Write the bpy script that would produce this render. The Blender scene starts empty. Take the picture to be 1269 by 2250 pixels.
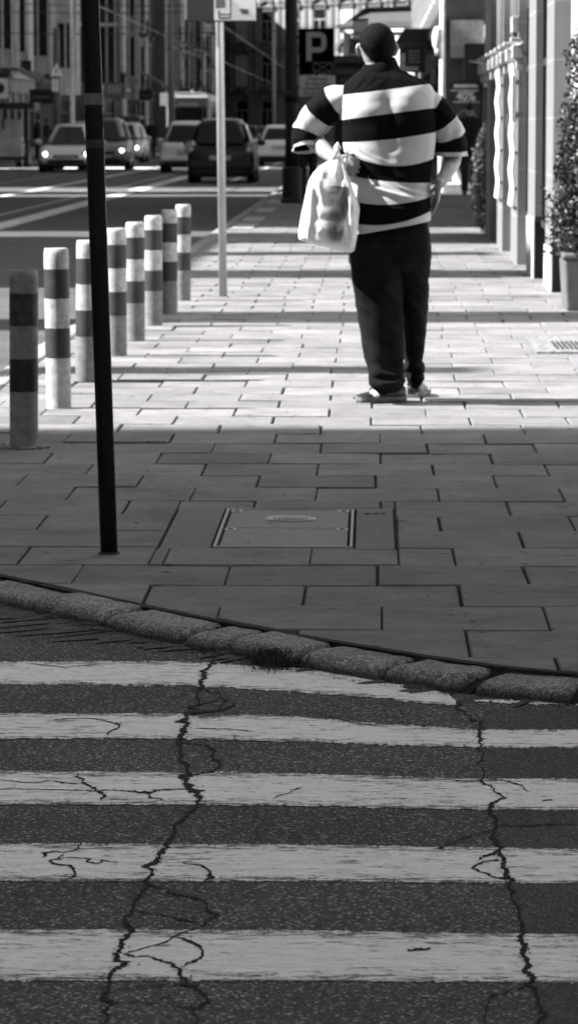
import bpy, bmesh, math, random
import numpy as np
from mathutils import Vector, Matrix
R = math.radians
rnd = random.Random(7)
scene = bpy.context.scene
COL = scene.collection

# ------------------------------------------------------------------ camera
F = 7500.0; CX, CY = 634.5, 1125.0
PITCH = math.atan(844 / F); YAW = R(1.37); CAMH = 1.29
cd = bpy.data.cameras.new('camera'); cam = bpy.data.objects.new('camera', cd); COL.objects.link(cam)
cd.sensor_fit = 'VERTICAL'; cd.sensor_height = 36; cd.lens = F * 36 / 2250
cd.clip_start = 0.1; cd.clip_end = 3000
cam.location = (0, 0, CAMH); cam.rotation_euler = (R(90) - PITCH, 0, YAW)
cd.dof.use_dof = True; cd.dof.focus_distance = 7.6; cd.dof.aperture_fstop = 14
scene.camera = cam
fw = Vector((-math.sin(YAW) * math.cos(PITCH), math.cos(YAW) * math.cos(PITCH), -math.sin(PITCH)))
rt = Vector((math.cos(YAW), math.sin(YAW), 0)); up = rt.cross(fw)
def ray(px, py): return fw + rt * ((px - CX) / F) + up * ((CY - py) / F)
def G(px, py, z=0.0):
    d = ray(px, py); t = (z - CAMH) / d.z
    return Vector((d.x * t, d.y * t, z))
def AT(px, py, Y):
    d = ray(px, py); t = Y / d.y
    return Vector((d.x * t, Y, CAMH + d.z * t))

# ------------------------------------------------------------------ world, sun, exposure
SUN_EL, SUN_T = R(40), R(3.2)
w = bpy.data.worlds.new('World'); scene.world = w; w.use_nodes = True
nt = w.node_tree; nt.nodes.clear()
sky = nt.nodes.new('ShaderNodeTexSky'); sky.sky_type = 'NISHITA'; sky.sun_disc = False
sky.sun_elevation = SUN_EL
tosun = Vector((-math.cos(SUN_EL) * math.cos(SUN_T), -math.cos(SUN_EL) * math.sin(SUN_T), math.sin(SUN_EL)))
sky.sun_rotation = math.atan2(tosun.x, tosun.y)
bw = nt.nodes.new('ShaderNodeRGBToBW'); comb = nt.nodes.new('ShaderNodeMixRGB'); comb.blend_type = 'MULTIPLY'
comb.inputs[0].default_value = 1; comb.inputs[2].default_value = (1.0, 0.99, 1.01, 1)
bg = nt.nodes.new('ShaderNodeBackground'); bg.inputs[1].default_value = 0.05
out = nt.nodes.new('ShaderNodeOutputWorld')
nt.links.new(sky.outputs[0], bw.inputs[0]); nt.links.new(bw.outputs[0], comb.inputs[1])
nt.links.new(comb.outputs[0], bg.inputs[0]); nt.links.new(bg.outputs[0], out.inputs[0])
sl = bpy.data.lights.new('sun', 'SUN'); sl.energy = 5.0; sl.angle = R(0.5); sl.color = (1, 0.995, 0.985)
so = bpy.data.objects.new('sun', sl); COL.objects.link(so)
so.rotation_euler = tosun.to_track_quat('Z', 'Y').to_euler(); so.location = (-20, 0, 30)
vs = scene.view_settings; vs.view_transform = 'Standard'; vs.look = 'None'; vs.gamma = 1; vs.exposure = 2.0
scene.cycles.use_denoising = True
scene.cycles.max_bounces = 7; scene.cycles.diffuse_bounces = 4

# ------------------------------------------------------------------ materials
def g3(g): return (g, g * 0.994, g * 1.0, 1)
class NB:
    def __init__(s, name):
        s.m = bpy.data.materials.new(name); s.m.use_nodes = True
        s.t = s.m.node_tree; s.b = s.t.nodes['Principled BSDF']; s.co = s.t.nodes.new('ShaderNodeTexCoord')
    def n(s, typ, **kw):
        x = s.t.nodes.new(typ)
        for k, v in kw.items():
            if k in x.inputs and not hasattr(x, k): x.inputs[k].default_value = v
            else: setattr(x, k, v)
        return x
    def link(s, a, b): s.t.links.new(a, b)
    def noise(s, scale, detail=4, rough=.6, coord='Object', vec=None):
        x = s.n('ShaderNodeTexNoise'); x.inputs['Scale'].default_value = scale
        x.inputs['Detail'].default_value = detail; x.inputs['Roughness'].default_value = rough
        s.link(vec if vec is not None else s.co.outputs[coord], x.inputs['Vector']); return x.outputs['Fac']
    def ramp(s, fac, stops):
        x = s.n('ShaderNodeValToRGB'); e = x.color_ramp.elements
        while len(e) < len(stops): e.new(.5)
        for i, (p, g) in enumerate(stops): e[i].position = p; e[i].color = g3(g) if not isinstance(g, tuple) else g
        s.link(fac, x.inputs[0]); return x.outputs[0]
    def mul(s, a, b, fac=1.0, mode='MULTIPLY'):
        x = s.n('ShaderNodeMixRGB', blend_type=mode)
        for i, v in ((0, fac), (1, a), (2, b)):
            if isinstance(v, (int, float)): x.inputs[i].default_value = v if i == 0 else g3(v)
            else: s.link(v, x.inputs[i])
        return x.outputs[0]
    def mat(s, *a): return s.m
    def bump(s, h, strength=.3, dist=.01):
        x = s.n('ShaderNodeBump'); x.inputs['Strength'].default_value = strength; x.inputs['Distance'].default_value = dist
        s.link(h, x.inputs['Height']); s.link(x.outputs[0], s.b.inputs['Normal'])
    def mapping(s, scale, coord='Object'):
        x = s.n('ShaderNodeMapping'); x.inputs['Scale'].default_value = scale
        s.link(s.co.outputs[coord], x.inputs[0]); return x.outputs[0]
MATS = {}
def plain(name, g, rough=.6, metal=0, var=.25, scale=8, bump=0, spec=.25, stretch=None):
    if name in MATS: return MATS[name]
    s = NB(name); v = s.mapping(stretch) if stretch else None
    n = s.noise(scale, 5, .65, vec=v)
    c = s.ramp(n, [(.3, g * (1 - var)), (.7, g * (1 + var))])
    s.link(c, s.b.inputs['Base Color']); s.b.inputs['Roughness'].default_value = rough
    s.b.inputs['Metallic'].default_value = metal; s.b.inputs['Specular IOR Level'].default_value = spec
    if bump: s.bump(s.noise(scale * 6, 6, .7, vec=v), bump, .01)
    MATS[name] = s.m; return s.m
def emit(name, g, st):
    m = bpy.data.materials.new(name); m.use_nodes = True; b = m.node_tree.nodes['Principled BSDF']
    b.inputs['Base Color'].default_value = g3(g); b.inputs['Emission Color'].default_value = (1, 1, 1, 1)
    b.inputs['Emission Strength'].default_value = st; return m

# paving slab: per-slab tone attribute, fine grain, streaks, stains
s = NB('paving_slab'); at = s.n('ShaderNodeAttribute', attribute_name='tone')
c = s.mul(at.outputs['Color'], s.ramp(s.noise(2.6, 7, .75), [(.3, .58), (.72, 1.28)]))
c = s.mul(c, s.ramp(s.noise(9, 5, .75, vec=s.mapping((.35, 3, 1))), [(.35, .86), (.7, 1.1)]))
c = s.mul(c, s.ramp(s.noise(230, 3, .8), [(.3, .80), (.7, 1.18)]))
c = s.mul(c, s.ramp(s.noise(16, 3, .5), [(.29, .4), (.36, 1.0)]))
s.link(c, s.b.inputs['Base Color']); s.b.inputs['Roughness'].default_value = .85; s.b.inputs['Specular IOR Level'].default_value = .25
s.bump(s.noise(180, 5, .8), .25, .003); M_SLAB = s.m
# asphalt
def asphalt(name, base, speck, coarse=1.0):
    s = NB(name)
    vo = s.n('ShaderNodeTexVoronoi'); vo.inputs['Scale'].default_value = 210 / coarse; s.link(s.co.outputs['Object'], vo.inputs['Vector'])
    sp = s.n('ShaderNodeSeparateColor'); s.link(vo.outputs['Color'], sp.inputs[0])
    c = s.ramp(sp.outputs[0], [(0, base * .55), (.55, base * .95), (.88, base * 1.25), (.96, speck)])
    c = s.mul(c, s.ramp(s.noise(1.3, 5, .65), [(.3, .8), (.7, 1.2)]))
    c = s.mul(c, s.ramp(s.noise(45, 4, .8), [(.3, .75), (.7, 1.25)]))
    s.link(c, s.b.inputs['Base Color']); s.b.inputs['Roughness'].default_value = .88; s.b.inputs['Specular IOR Level'].default_value = .08
    s.bump(vo.outputs['Distance'], .9, .004); return s.m
M_ASPH = asphalt('asphalt', .098, .36)
M_PATCH = asphalt('asphalt_patch', .088, .2, .8)
# worn road paint
s = NB('road_paint')
pat = s.mapping((2.2, 9, 1)); a = s.noise(6, 8, .72, vec=pat); b2 = s.noise(34, 6, .8, vec=s.mapping((1.2, 4.5, 1)))
at = s.n('ShaderNodeAttribute', attribute_name='edge')
mx = s.n('ShaderNodeMath', operation='MULTIPLY'); s.link(a, mx.inputs[0]); s.link(b2, mx.inputs[1])
ad = s.n('ShaderNodeMath', operation='ADD'); s.link(mx.outputs[0], ad.inputs[0]); s.link(at.outputs['Fac'], ad.inputs[1])
wear = s.ramp(ad.outputs[0], [(.205, (0, 0, 0, 1)), (.25, (1, 1, 1, 1))])
paint = s.mul(s.ramp(s.noise(7, 6, .7, vec=pat), [(.28, .62), (.72, .97)]), s.ramp(s.noise(120, 4, .8), [(.3, .86), (.7, 1.06)]))
vo = s.n('ShaderNodeTexVoronoi'); vo.inputs['Scale'].default_value = 210; s.link(s.co.outputs['Object'], vo.inputs['Vector'])
sp = s.n('ShaderNodeSeparateColor'); s.link(vo.outputs['Color'], sp.inputs[0])
asp = s.ramp(sp.outputs[0], [(0, .05), (.55, .095), (.86, .13), (.93, .36)])
mixn = s.n('ShaderNodeMixRGB'); s.link(wear, mixn.inputs[0]); s.link(asp, mixn.inputs[1]); s.link(paint, mixn.inputs[2])
s.link(mixn.outputs[0], s.b.inputs['Base Color']); s.b.inputs['Roughness'].default_value = .75
s.bump(s.noise(150, 5, .8), .35, .003); M_PAINT = s.m
M_CRACK = plain('crack_shade_dirt', .012, .95, scale=60)  # flat black ribbons give the cracks their shade; crumbs share it
# granite
s = NB('granite')
vo = s.n('ShaderNodeTexVoronoi'); vo.inputs['Scale'].default_value = 190; s.link(s.co.outputs['Object'], vo.inputs['Vector'])
sp = s.n('ShaderNodeSeparateColor'); s.link(vo.outputs['Color'], sp.inputs[0])
c = s.ramp(sp.outputs[0], [(0, .07), (.3, .15), (.7, .25), (1, .4)])
c = s.mul(c, s.ramp(s.noise(6, 5, .7), [(.3, .7), (.7, 1.15)]))
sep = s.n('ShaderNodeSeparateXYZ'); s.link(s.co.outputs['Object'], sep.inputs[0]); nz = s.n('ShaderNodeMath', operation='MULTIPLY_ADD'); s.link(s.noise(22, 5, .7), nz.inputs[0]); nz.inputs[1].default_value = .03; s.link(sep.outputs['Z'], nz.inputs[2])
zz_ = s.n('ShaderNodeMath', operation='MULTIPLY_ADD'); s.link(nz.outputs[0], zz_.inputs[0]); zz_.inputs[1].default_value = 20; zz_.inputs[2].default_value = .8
c = s.mul(c, s.ramp(zz_.outputs[0], [(.3, .2), (.72, 1.0)]))                      # stone darker towards its foot, edge broken by noise
s.link(c, s.b.inputs['Base Color']); s.b.inputs['Roughness'].default_value = .85
s.bump(s.noise(160, 5, .8), .5, .004); M_GRAN = s.m
M_SOIL = plain('joint_soil', .025, .95, scale=50, bump=.6)

# ------------------------------------------------------------------ mesh helpers
class MB:
    def __init__(s): s.V = []; s.F = []
    def add(s, V, F):
        o = len(s.V); s.V += [tuple(v) for v in V]; s.F += [tuple(i + o for i in f) for f in F]; return s
    def box(s, x0, x1, y0, y1, z0, z1, tx=0, ty=0):
        return s.add([(x0, y0, z0), (x1, y0, z0), (x1, y1, z0), (x0, y1, z0), (x0 + tx, y0 + ty, z1), (x1 - tx, y0 + ty, z1), (x1 - tx, y1 - ty, z1), (x0 + tx, y1 - ty, z1)],
                     [(3, 2, 1, 0), (4, 5, 6, 7), (0, 1, 5, 4), (1, 2, 6, 5), (2, 3, 7, 6), (3, 0, 4, 7)])
    def loft(s, rings, cap0=True, cap1=True):
        n = len(rings[0]); V = [p for r in rings for p in r]; Fc = []
        for k in range(len(rings) - 1):
            for i in range(n):
                j = (i + 1) % n; Fc.append((k * n + i, k * n + j, (k + 1) * n + j, (k + 1) * n + i))
        if cap0: Fc.append(tuple(range(n - 1, -1, -1)))
        if cap1: Fc.append(tuple((len(rings) - 1) * n + i for i in range(n)))
        return s.add(V, Fc)
    def tube(s, pts, rad, n=14, cap0=True, cap1=True, up=(0, 0, 1), dome=False):
        pts = [Vector(p) for p in pts]; rad = [(r, r) if isinstance(r, (int, float)) else r for r in rad]
        if len(rad) == 1: rad = rad * len(pts)
        if dome:
            for e, q in ((0, 1), (-1, -2)):
                d = (pts[e] - pts[q]).normalized(); r = rad[e]
                a = [(pts[e] + d * min(r) * .6, (r[0] * .7, r[1] * .7)), (pts[e] + d * min(r) * .92, (r[0] * .3, r[1] * .3))]
                if e == 0: pts = [a[1][0], a[0][0]] + pts; rad = [a[1][1], a[0][1]] + rad
                else: pts = pts + [a[0][0], a[1][0]]; rad = rad + [a[0][1], a[1][1]]
        rings = []; u0 = Vector(up); prev = None
        for i, p in enumerate(pts):
            d = (pts[min(i + 1, len(pts) - 1)] - pts[max(i - 1, 0)]).normalized()
            if prev is None:
                a = u0 - d * u0.dot(d)
                if a.length < 1e-3: a = Vector((1, 0, 0)) - d * d.x
            else: a = prev - d * prev.dot(d)
            a.normalize(); prev = a; b = d.cross(a)
            rings.append([p + a * rad[i][0] * math.cos(2 * math.pi * k / n) + b * rad[i][1] * math.sin(2 * math.pi * k / n) for k in range(n)])
        return s.loft(rings, cap0, cap1)
    def ell(s, c, r, nu=16, nv=10):
        rings = []
        for j in range(1, nv):
            t = math.pi * j / nv
            rings.append([(c[0] + r[0] * math.sin(t) * math.cos(2 * math.pi * i / nu), c[1] + r[1] * math.sin(t) * math.sin(2 * math.pi * i / nu), c[2] - r[2] * math.cos(t)) for i in range(nu)])
        return s.loft(rings)
    def disc(s, c, r, axis='y', n=20, th=.01):
        c = Vector(c); d = {'x': Vector((1, 0, 0)), 'y': Vector((0, 1, 0)), 'z': Vector((0, 0, 1))}[axis]
        return s.tube([c - d * th / 2, c + d * th / 2], [r], n, up=(0, 0, 1) if axis != 'z' else (1, 0, 0))
    def prism(s, poly, z0, z1):
        n = len(poly); return s.loft([[(p[0], p[1], z0) for p in poly], [(p[0], p[1], z1) for p in poly]])
def link(o, parent=None):
    COL.objects.link(o)
    if parent is not None: o.parent = parent
    return o
def mk(name, mb, mat, parent=None, smooth=False, off=None, bevel=0, seg=2, loc=None):
    me = bpy.data.meshes.new(name)
    V = mb.V if off is None else [(v[0] - off[0], v[1] - off[1], v[2] - off[2]) for v in mb.V]
    me.from_pydata([tuple(v) for v in V], [], mb.F)
    bm = bmesh.new(); bm.from_mesh(me); bmesh.ops.recalc_face_normals(bm, faces=bm.faces)
    if smooth:
        for f in bm.faces: f.smooth = True
    bm.to_mesh(me); bm.free(); me.materials.append(mat)
    o = bpy.data.objects.new(name, me); link(o, parent)
    if loc: o.location = loc
    if bevel:
        b = o.modifiers.new('bevel', 'BEVEL'); b.width = bevel; b.segments = seg; b.limit_method = 'ANGLE'; b.angle_limit = R(35)
    return o
def tag(o, label=None, cat=None, group=None, kind=None):
    if label: o['label'] = label
    if cat: o['category'] = cat
    if group: o['group'] = group
    if kind: o['kind'] = kind
    return o
def thing(name, loc, label, cat, group=None, rz=0):
    o = bpy.data.objects.new(name, None); COL.objects.link(o); o.location = loc; o.rotation_euler = (0, 0, rz)
    o.empty_display_size = .1
    return tag(o, label, cat, group)
def baked(o):
    dg = bpy.context.evaluated_depsgraph_get(); me = bpy.data.meshes.new_from_object(o.evaluated_get(dg))
    o.modifiers.clear(); o.data = me; return o
def remesh(o, vox, sm=4, smooth=True):
    m = o.modifiers.new('r', 'REMESH'); m.mode = 'VOXEL'; m.voxel_size = vox; m.use_smooth_shade = smooth
    if sm:
        k = o.modifiers.new('s', 'SMOOTH'); k.factor = .5; k.iterations = sm
    return baked(o)
def text(name, body, size, mat, parent, loc, rot=(R(90), 0, 0), ext=.002, sx=1, align='CENTER', bold=0):
    cu = bpy.data.curves.new(name, 'FONT'); cu.body = body; cu.size = size; cu.extrude = ext; cu.align_x = align; cu.align_y = 'CENTER'; cu.offset = bold
    t = bpy.data.objects.new(name, cu); COL.objects.link(t)
    dg = bpy.context.evaluated_depsgraph_get(); me = bpy.data.meshes.new_from_object(t.evaluated_get(dg))
    bpy.data.objects.remove(t); me.materials.clear(); me.materials.append(mat)
    o = bpy.data.objects.new(name, me); link(o, parent); o.location = loc; o.rotation_euler = rot; o.scale = (sx, 1, 1)
    return o
def copy_tree(o, parent=None):
    c = o.copy(); COL.objects.link(c)
    if parent is not None: c.parent = parent
    for ch in list(o.children): copy_tree(ch, c)
    return c
def setattr_col(o, name, vals, dom='FACE'):
    a = o.data.attributes.new(name, 'FLOAT_COLOR', dom)
    a.data.foreach_set('color', np.array([(v, v * .994, v, 1) for v in vals], dtype=np.float32).ravel())
def setattr_f(o, name, vals, dom='POINT'):
    a = o.data.attributes.new(name, 'FLOAT', dom); a.data.foreach_set('value', np.array(vals, dtype=np.float32))
# ------------------------------------------------------------------ ground
RZ = -0.05                                            # road level below the pavement
KX = -1.85                                            # kerb line along the main street
corner = [(KX, 90), (KX, 12.2), (-1.66, 11.2)] + [tuple(G(px, py)[:2]) for px, py in ((-60, 1251), (0, 1264), (170, 1300), (330, 1333), (500, 1367), (700, 1403), (940, 1442), (1100, 1464), (1269, 1480))] + [(.95, 7.9), (1.6, 7.75), (6, 7.6)]
mb = MB(); mb.add([(-60, -40, RZ), (60, -40, RZ), (60, 900, RZ), (-60, 900, RZ)], [(0, 1, 2, 3)])
mb.add([(-2500, -900, RZ - .3), (2500, -900, RZ - .3), (2500, 2500, RZ - .3), (-2500, 2500, RZ - .3)], [(0, 1, 2, 3)])
tag(mk('road', mb, M_ASPH), kind='structure')
# pavement bed under the slabs (fills the joints)
bed = corner + [(6, 90)]
mb = MB(); mb.prism([(x + (.03 if i < 2 else 0), y + (.03 if i > 1 and i < len(corner) else 0)) for i, (x, y) in enumerate(bed)], RZ - .02, -.012)
tag(mk('pavement_bed', mb, M_SOIL), kind='structure')
mb = MB(); mb.box(KX, 9, 90, 420, RZ - .02, -.005); mb.box(-26, -12.6, 10, 520, RZ - .02, .01)
mb.box(-26, -12.6, -40, 4, RZ - .02, .01); mb.box(-1.2, 8, -40, -6, RZ - .02, .0); mb.box(6.001, 12, 7.6, 90, RZ - .02, -.02)
tag(mk('far_pavement', mb, plain('far_paving', .2, .85, scale=2)), kind='structure')

def clip(poly, a, b):                                  # keep the left side of a->b
    out = []
    def sd(p): return (b[0] - a[0]) * (p[1] - a[1]) - (b[1] - a[1]) * (p[0] - a[0])
    for i in range(len(poly)):
        p, q = poly[i], poly[(i + 1) % len(poly)]; dp, dq = sd(p), sd(q)
        if dp >= 0: out.append(p)
        if (dp >= 0) != (dq >= 0):
            t = dp / (dp - dq); out.append((p[0] + (q[0] - p[0]) * t, p[1] + (q[1] - p[1]) * t))
    return out
def kerb_clip(poly, inset=.012):
    for a, b in zip(corner[:-1], corner[1:]):
        d = Vector((b[0] - a[0], b[1] - a[1])).normalized(); n = Vector((-d.y, d.x)) * inset
        if len(poly) < 3: return []
        poly = clip(poly, (a[0] + n.x, a[1] + n.y), (b[0] + n.x, b[1] + n.y))
    return poly
HATCH = [G(403, 1117), G(879, 1117), G(876, 1208), G(362, 1211)]
hx0, hx1, hy0, hy1 = -.66, .085, HATCH[2].y - .01, HATCH[0].y + .01
mb = MB(); tones = []
row = 0; y = 7.42; RP = .437
def slab(poly, z, tilt, tone, ky=.7):
    n = len(poly); c = Vector((sum(p[0] for p in poly) / n, sum(p[1] for p in poly) / n))
    def ins(k): return [(c.x + (p[0] - c.x) * (1 - k * 1.5 / max(.05, abs(p[0] - c.x) + .02)), c.y + (p[1] - c.y) * (1 - k * ky / max(.05, abs(p[1] - c.y) + .02))) for p in poly]
    def h(p): return z + tilt[0] * (p[0] - c.x) + tilt[1] * (p[1] - c.y)
    e_ = rnd.choice((.0012, .002, .003, .0045)); a = ins(e_); b = ins(e_ + .003); f0 = len(mb.F)
    mb.loft([[(p[0], p[1], -.05) for p in a], [(p[0], p[1], h(p) - .004) for p in a], [(p[0], p[1], h(p)) for p in b]], cap0=False)
    tones.extend([tone] * (len(mb.F) - f0))
while y < 88:
    off = .02 if row % 2 else .2375
    if 14 < y < 16: off += .0
    rp = RP * (1 + rnd.uniform(-.02, .02))
    k0 = int(-2.4 / .435) - 1; k1 = int((6 if y < 30 else 3) / .435) + 1
    shift = rnd.uniform(-.02, .02); jx = 0
    for k in range(k0, k1):
        x0 = off + shift + k * .435; x1 = x0 + .435
        if x0 > .062 * y + 2.2 and y > 14: continue
        sk = rnd.uniform(-.003, .003)
        polys = [[(x0, y), (x1, y + sk), (x1 + sk, y + rp), (x0, y + rp - sk)]]
        if x1 > hx0 and x0 < hx1 and y + rp > hy0 and y < hy1:
            P = polys; polys = []
            for p in P:
                polys.append(clip(p, (hx0, 50), (hx0, -50)) if False else clip(p, (hx0, -50), (hx0, 50)))
                r = clip(clip(p, (hx1, 50), (hx1, -50)), (0, 0), (0, 1)) if False else clip(p, (hx1, 50), (hx1, -50))
                polys.append(r)
                m_ = clip(clip(p, (hx0, 50), (hx0, -50)), (hx1, -50), (hx1, 50))
                if len(m_) > 2:
                    polys.append(clip(m_, (-50, hy1), (50, hy1))); polys.append(clip(m_, (50, hy0), (-50, hy0)))
        for p in polys:
            if len(p) < 3: continue
            p = kerb_clip(p)
            if len(p) < 3: continue
            ar = abs(sum(p[i][0] * p[(i + 1) % len(p)][1] - p[(i + 1) % len(p)][0] * p[i][1] for i in range(len(p)))) / 2
            if ar < .003: continue
            zz = rnd.gauss(0, .002); tl = (rnd.gauss(0, .004), rnd.gauss(0, .006))
            slab(p, zz, tl, 0.166 * (1 + rnd.gauss(0, .085)))
    y += rp; row += 1
pv = mk('pavement', mb, M_SLAB); tag(pv, kind='structure')
me = pv.data; setattr_col(pv, 'tone', tones + [.166] * (len(me.polygons) - len(tones)))

# kerb of rough granite blocks along the corner
def path_len(P):
    L = [0]
    for a, b in zip(P[:-1], P[1:]): L.append(L[-1] + math.hypot(b[0] - a[0], b[1] - a[1]))
    return L
def along(P, L, s):
    s = max(0, min(L[-1] - 1e-6, s))
    for i in range(len(L) - 1):
        if L[i + 1] > s:
            t = (s - L[i]) / (L[i + 1] - L[i]); a, b = P[i], P[i + 1]
            return Vector((a[0] + (b[0] - a[0]) * t, a[1] + (b[1] - a[1]) * t)), Vector((b[0] - a[0], b[1] - a[1])).normalized()
KL = path_len(corner)
def s_of(px, py):
    g = G(px, py); best = min(range(4000), key=lambda i: (along(corner, KL, KL[-1] * i / 4000)[0] - Vector((g.x, g.y))).length)
    return KL[-1] * best / 4000
from mathutils import noise as mn
def kerb_stone(mb, s0, s1, z0=0, w=.15, seed=0, tilt=0):
    nl, nw, nz = max(10, int((s1 - s0) / .012)), 6, 6
    prof = []                                           # cross profile from pavement side to the foot at the road
    for i in range(10):
        t = i / 9
        if t < .5: prof.append((t / .5 * w * .93, -.003 * (t / .5) ** 3))
        else:
            q = (t - .5) / .5; prof.append((w * .93 + .012 * math.sin(min(1, q * 2.5) * math.pi / 2) + .014 * q, -.003 - .085 * q ** 1.2))
    rings = []
    for k in range(nl + 1):
        t = k / nl; s = s0 + (s1 - s0) * t; c, d = along(corner, KL, s); n = Vector((d.y, -d.x))   # towards the road
        e = min(t, 1 - t) * (s1 - s0); rd = .011 * math.exp(-e / .006)
        ring = []
        for (o, h) in prof:
            p = Vector((c.x + n.x * (o + .007 - rd * (o / w - .5) * .8), c.y + n.y * (o + .007 - rd * (o / w - .5) * .8), z0 + h - rd + tilt * o * (1 if o < w * .9 else .9)))
            q = Vector((p.x * 9 + seed, p.y * 9, p.z * 9)); dn = mn.noise(q * .5) * .006 + mn.noise(q * 3.3) * .002 + abs(mn.noise(q * 1.2)) * .005
            ring.append((p.x + n.x * dn, p.y + n.y * dn, p.z + dn * .8))
        ring += [(c.x + n.x * (w * .9), c.y + n.y * (w * .9), -.2), (c.x + n.x * .012, c.y + n.y * .012, -.2)]
        rings.append(ring)
    mb.loft(rings)
mb = MB(); cuts = [(-60, 1262), (-8, 1270), (150, 1300), (318, 1332), (500, 1369), (600, 1385), (745, 1410), (935, 1440), (1105, 1463), (1300, 1480)]
ss = [s_of(*c) for c in cuts]
for i in range(len(ss) - 1):
    kerb_stone(mb, ss[i] + .011, ss[i + 1] - .013, z0=rnd.uniform(-.014, .002), w=rnd.uniform(.118, .15), seed=i * 7, tilt=rnd.uniform(-.05, .0))
s_ = ss[-1]
while s_ < KL[-1] - .6: kerb_stone(mb, s_ + .01, s_ + .5, z0=-.008, seed=s_); s_ += .51
s_ = ss[0]; 
while s_ > .6: kerb_stone(mb, s_ - .62, s_ - .012, z0=rnd.uniform(-.012, 0), w=.14, seed=s_); s_ -= .63
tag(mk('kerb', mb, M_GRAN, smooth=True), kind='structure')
mb = MB(); r = random.Random(77)
for s_ in ss:                                             # packed dirt in the gaps between the stones
    c, d = along(corner, KL, s_); n = Vector((d.y, -d.x)); rg = []
    for q in range(14):
        a = .003 + q * .0108; z = -.014 - .0012 * q - .00012 * q * q + r.uniform(-.004, .004); rg.append([tuple(c + n * a - d * .022) + (-.1,), tuple(c + n * a + d * .022) + (-.1,), tuple(c + n * a + d * .022) + (z + .003,), tuple(c + n * a) + (z - .003,), tuple(c + n * a - d * .022) + (z + .003,)])
    mb.loft(rg)
for k in range(400):
    t0, t1 = ss[0] + (ss[-1] - ss[0]) * k / 400, ss[0] + (ss[-1] - ss[0]) * (k + 1) / 400
    (a, d0), (b, d1) = along(corner, KL, t0), along(corner, KL, t1); n0, n1 = Vector((d0.y, -d0.x)), Vector((d1.y, -d1.x)); e0, e1 = .009 + .009 * mn.noise(Vector((k * .12, 0, 5))), .009 + .009 * mn.noise(Vector(((k + 1) * .12, 0, 5)))
    mb.add([(*(a - n0 * .014), .0005), (*(a + n0 * e0), -.001), (*(b + n1 * e1), -.001), (*(b - n1 * .014), .0005)], [(0, 1, 2, 3)])
tag(mk('kerb_joint', mb, M_SOIL), kind='structure')
mb = MB(); 
for y in range(90, 400, 2): mb.box(KX - .13, KX - .001, y + .01, y + 1.99, RZ - .02, -.002)
mb.box(-12.6, -12.45, 10, 520, RZ - .02, .012)
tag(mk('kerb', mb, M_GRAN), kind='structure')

# gutter: broken setts and dirt at the foot of the kerb
gut = [G(px, py, RZ) for px, py in ((-80, 1320), (0, 1345), (150, 1375), (300, 1405), (460, 1432), (620, 1448), (760, 1472), (900, 1500), (1040, 1522), (1160, 1530), (1300, 1540))]
def ribbon(pts, widths, z, name, mat, jag=0, step=.02, parent=None, seed=0, persp=False):
    mb = MB(); r = random.Random(seed); P = []; W = []
    for (a, b, wa, wb) in zip(pts[:-1], pts[1:], widths[:-1], widths[1:]):
        n = max(1, int((b - a).length / step)); dd = (b - a).normalized(); kk = CAMH / max(a.y, 1); an = min(3.2, math.hypot(dd.x, dd.y * kk) / kk) if persp else 1
        for i in range(n): t = i / n; P.append(a.lerp(b, t)); W.append((wa + (wb - wa) * t) * an)
    P.append(pts[-1]); W.append(widths[-1]); L, Rr = [], []
    for i, p in enumerate(P):
        d = (P[min(i + 1, len(P) - 1)] - P[max(i - 1, 0)]); d.z = 0; d.normalize(); n = Vector((-d.y, d.x, 0))
        j = r.gauss(0, jag * (1 + W[i] * 60)); a = W[i] / 2 * r.uniform(.3, 1.7); b = W[i] / 2 * r.uniform(.3, 1.7)
        q = p + n * j; L.append((q.x + n.x * a, q.y + n.y * a, z)); Rr.append((q.x - n.x * b, q.y - n.y * b, z))
    n = len(P); mb.add(L + Rr, [(i, i + 1, n + i + 1, n + i) for i in range(n - 1)]); return mb
s = NB('gutter_dirt'); c = s.ramp(s.noise(26, 7, .75, vec=s.mapping((1, 2, 1))), [(.32, .02), (.5, .07), (.66, .16)])
s.link(c, s.b.inputs['Base Color']); s.b.inputs['Roughness'].default_value = .95; s.bump(s.noise(90, 6, .8), .9, .01); M_GUT = s.m
gb = ribbon([g + Vector((.03, .07, 0)) for g in gut], [.40, .40, .36, .32, .30, .26, .22, .2, .2, .2, .2], RZ + .0035, 'g', M_GUT, jag=.004, seed=3)
tag(mk('gutter', gb, M_GUT), kind='structure')
mb = MB(); r = random.Random(11)
def chip(cx, cy, a, b, th, rot, z=RZ, mb=mb):
    n = r.randint(5, 8); ph = [2 * math.pi * (i + r.uniform(-.25, .25)) / n for i in range(n)]
    P = []
    for t in ph:
        q = r.uniform(.75, 1.1); x, y = a * q * math.cos(t), b * q * math.sin(t)
        P.append((cx + x * math.cos(rot) - y * math.sin(rot), cy + x * math.sin(rot) + y * math.cos(rot)))
    tx, ty = r.uniform(-.015, .015), r.uniform(-.015, .015)
    mb.loft([[(p[0], p[1], z - .01) for p in P], [(p[0], p[1], z + th + tx * (p[0] - cx) + ty * (p[1] - cy)) for p in P],
             [(cx + (p[0] - cx) * .9, cy + (p[1] - cy) * .88, z + th + .003 + tx * (p[0] - cx) + ty * (p[1] - cy)) for p in P]])
for i in range(60):
    t = r.random(); k = int(t * (len(gut) - 1)); u = t * (len(gut) - 1) - k; p = gut[k].lerp(gut[min(k + 1, len(gut) - 1)], u)
    big = .35 + .65 * (1 - t)
    chip(p.x + r.gauss(0, .03), p.y + r.gauss(.03, .05) + .03, r.uniform(.015, .07) * big, r.uniform(.015, .06) * big, r.uniform(.003, .007), r.uniform(-.6, .1))
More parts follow.
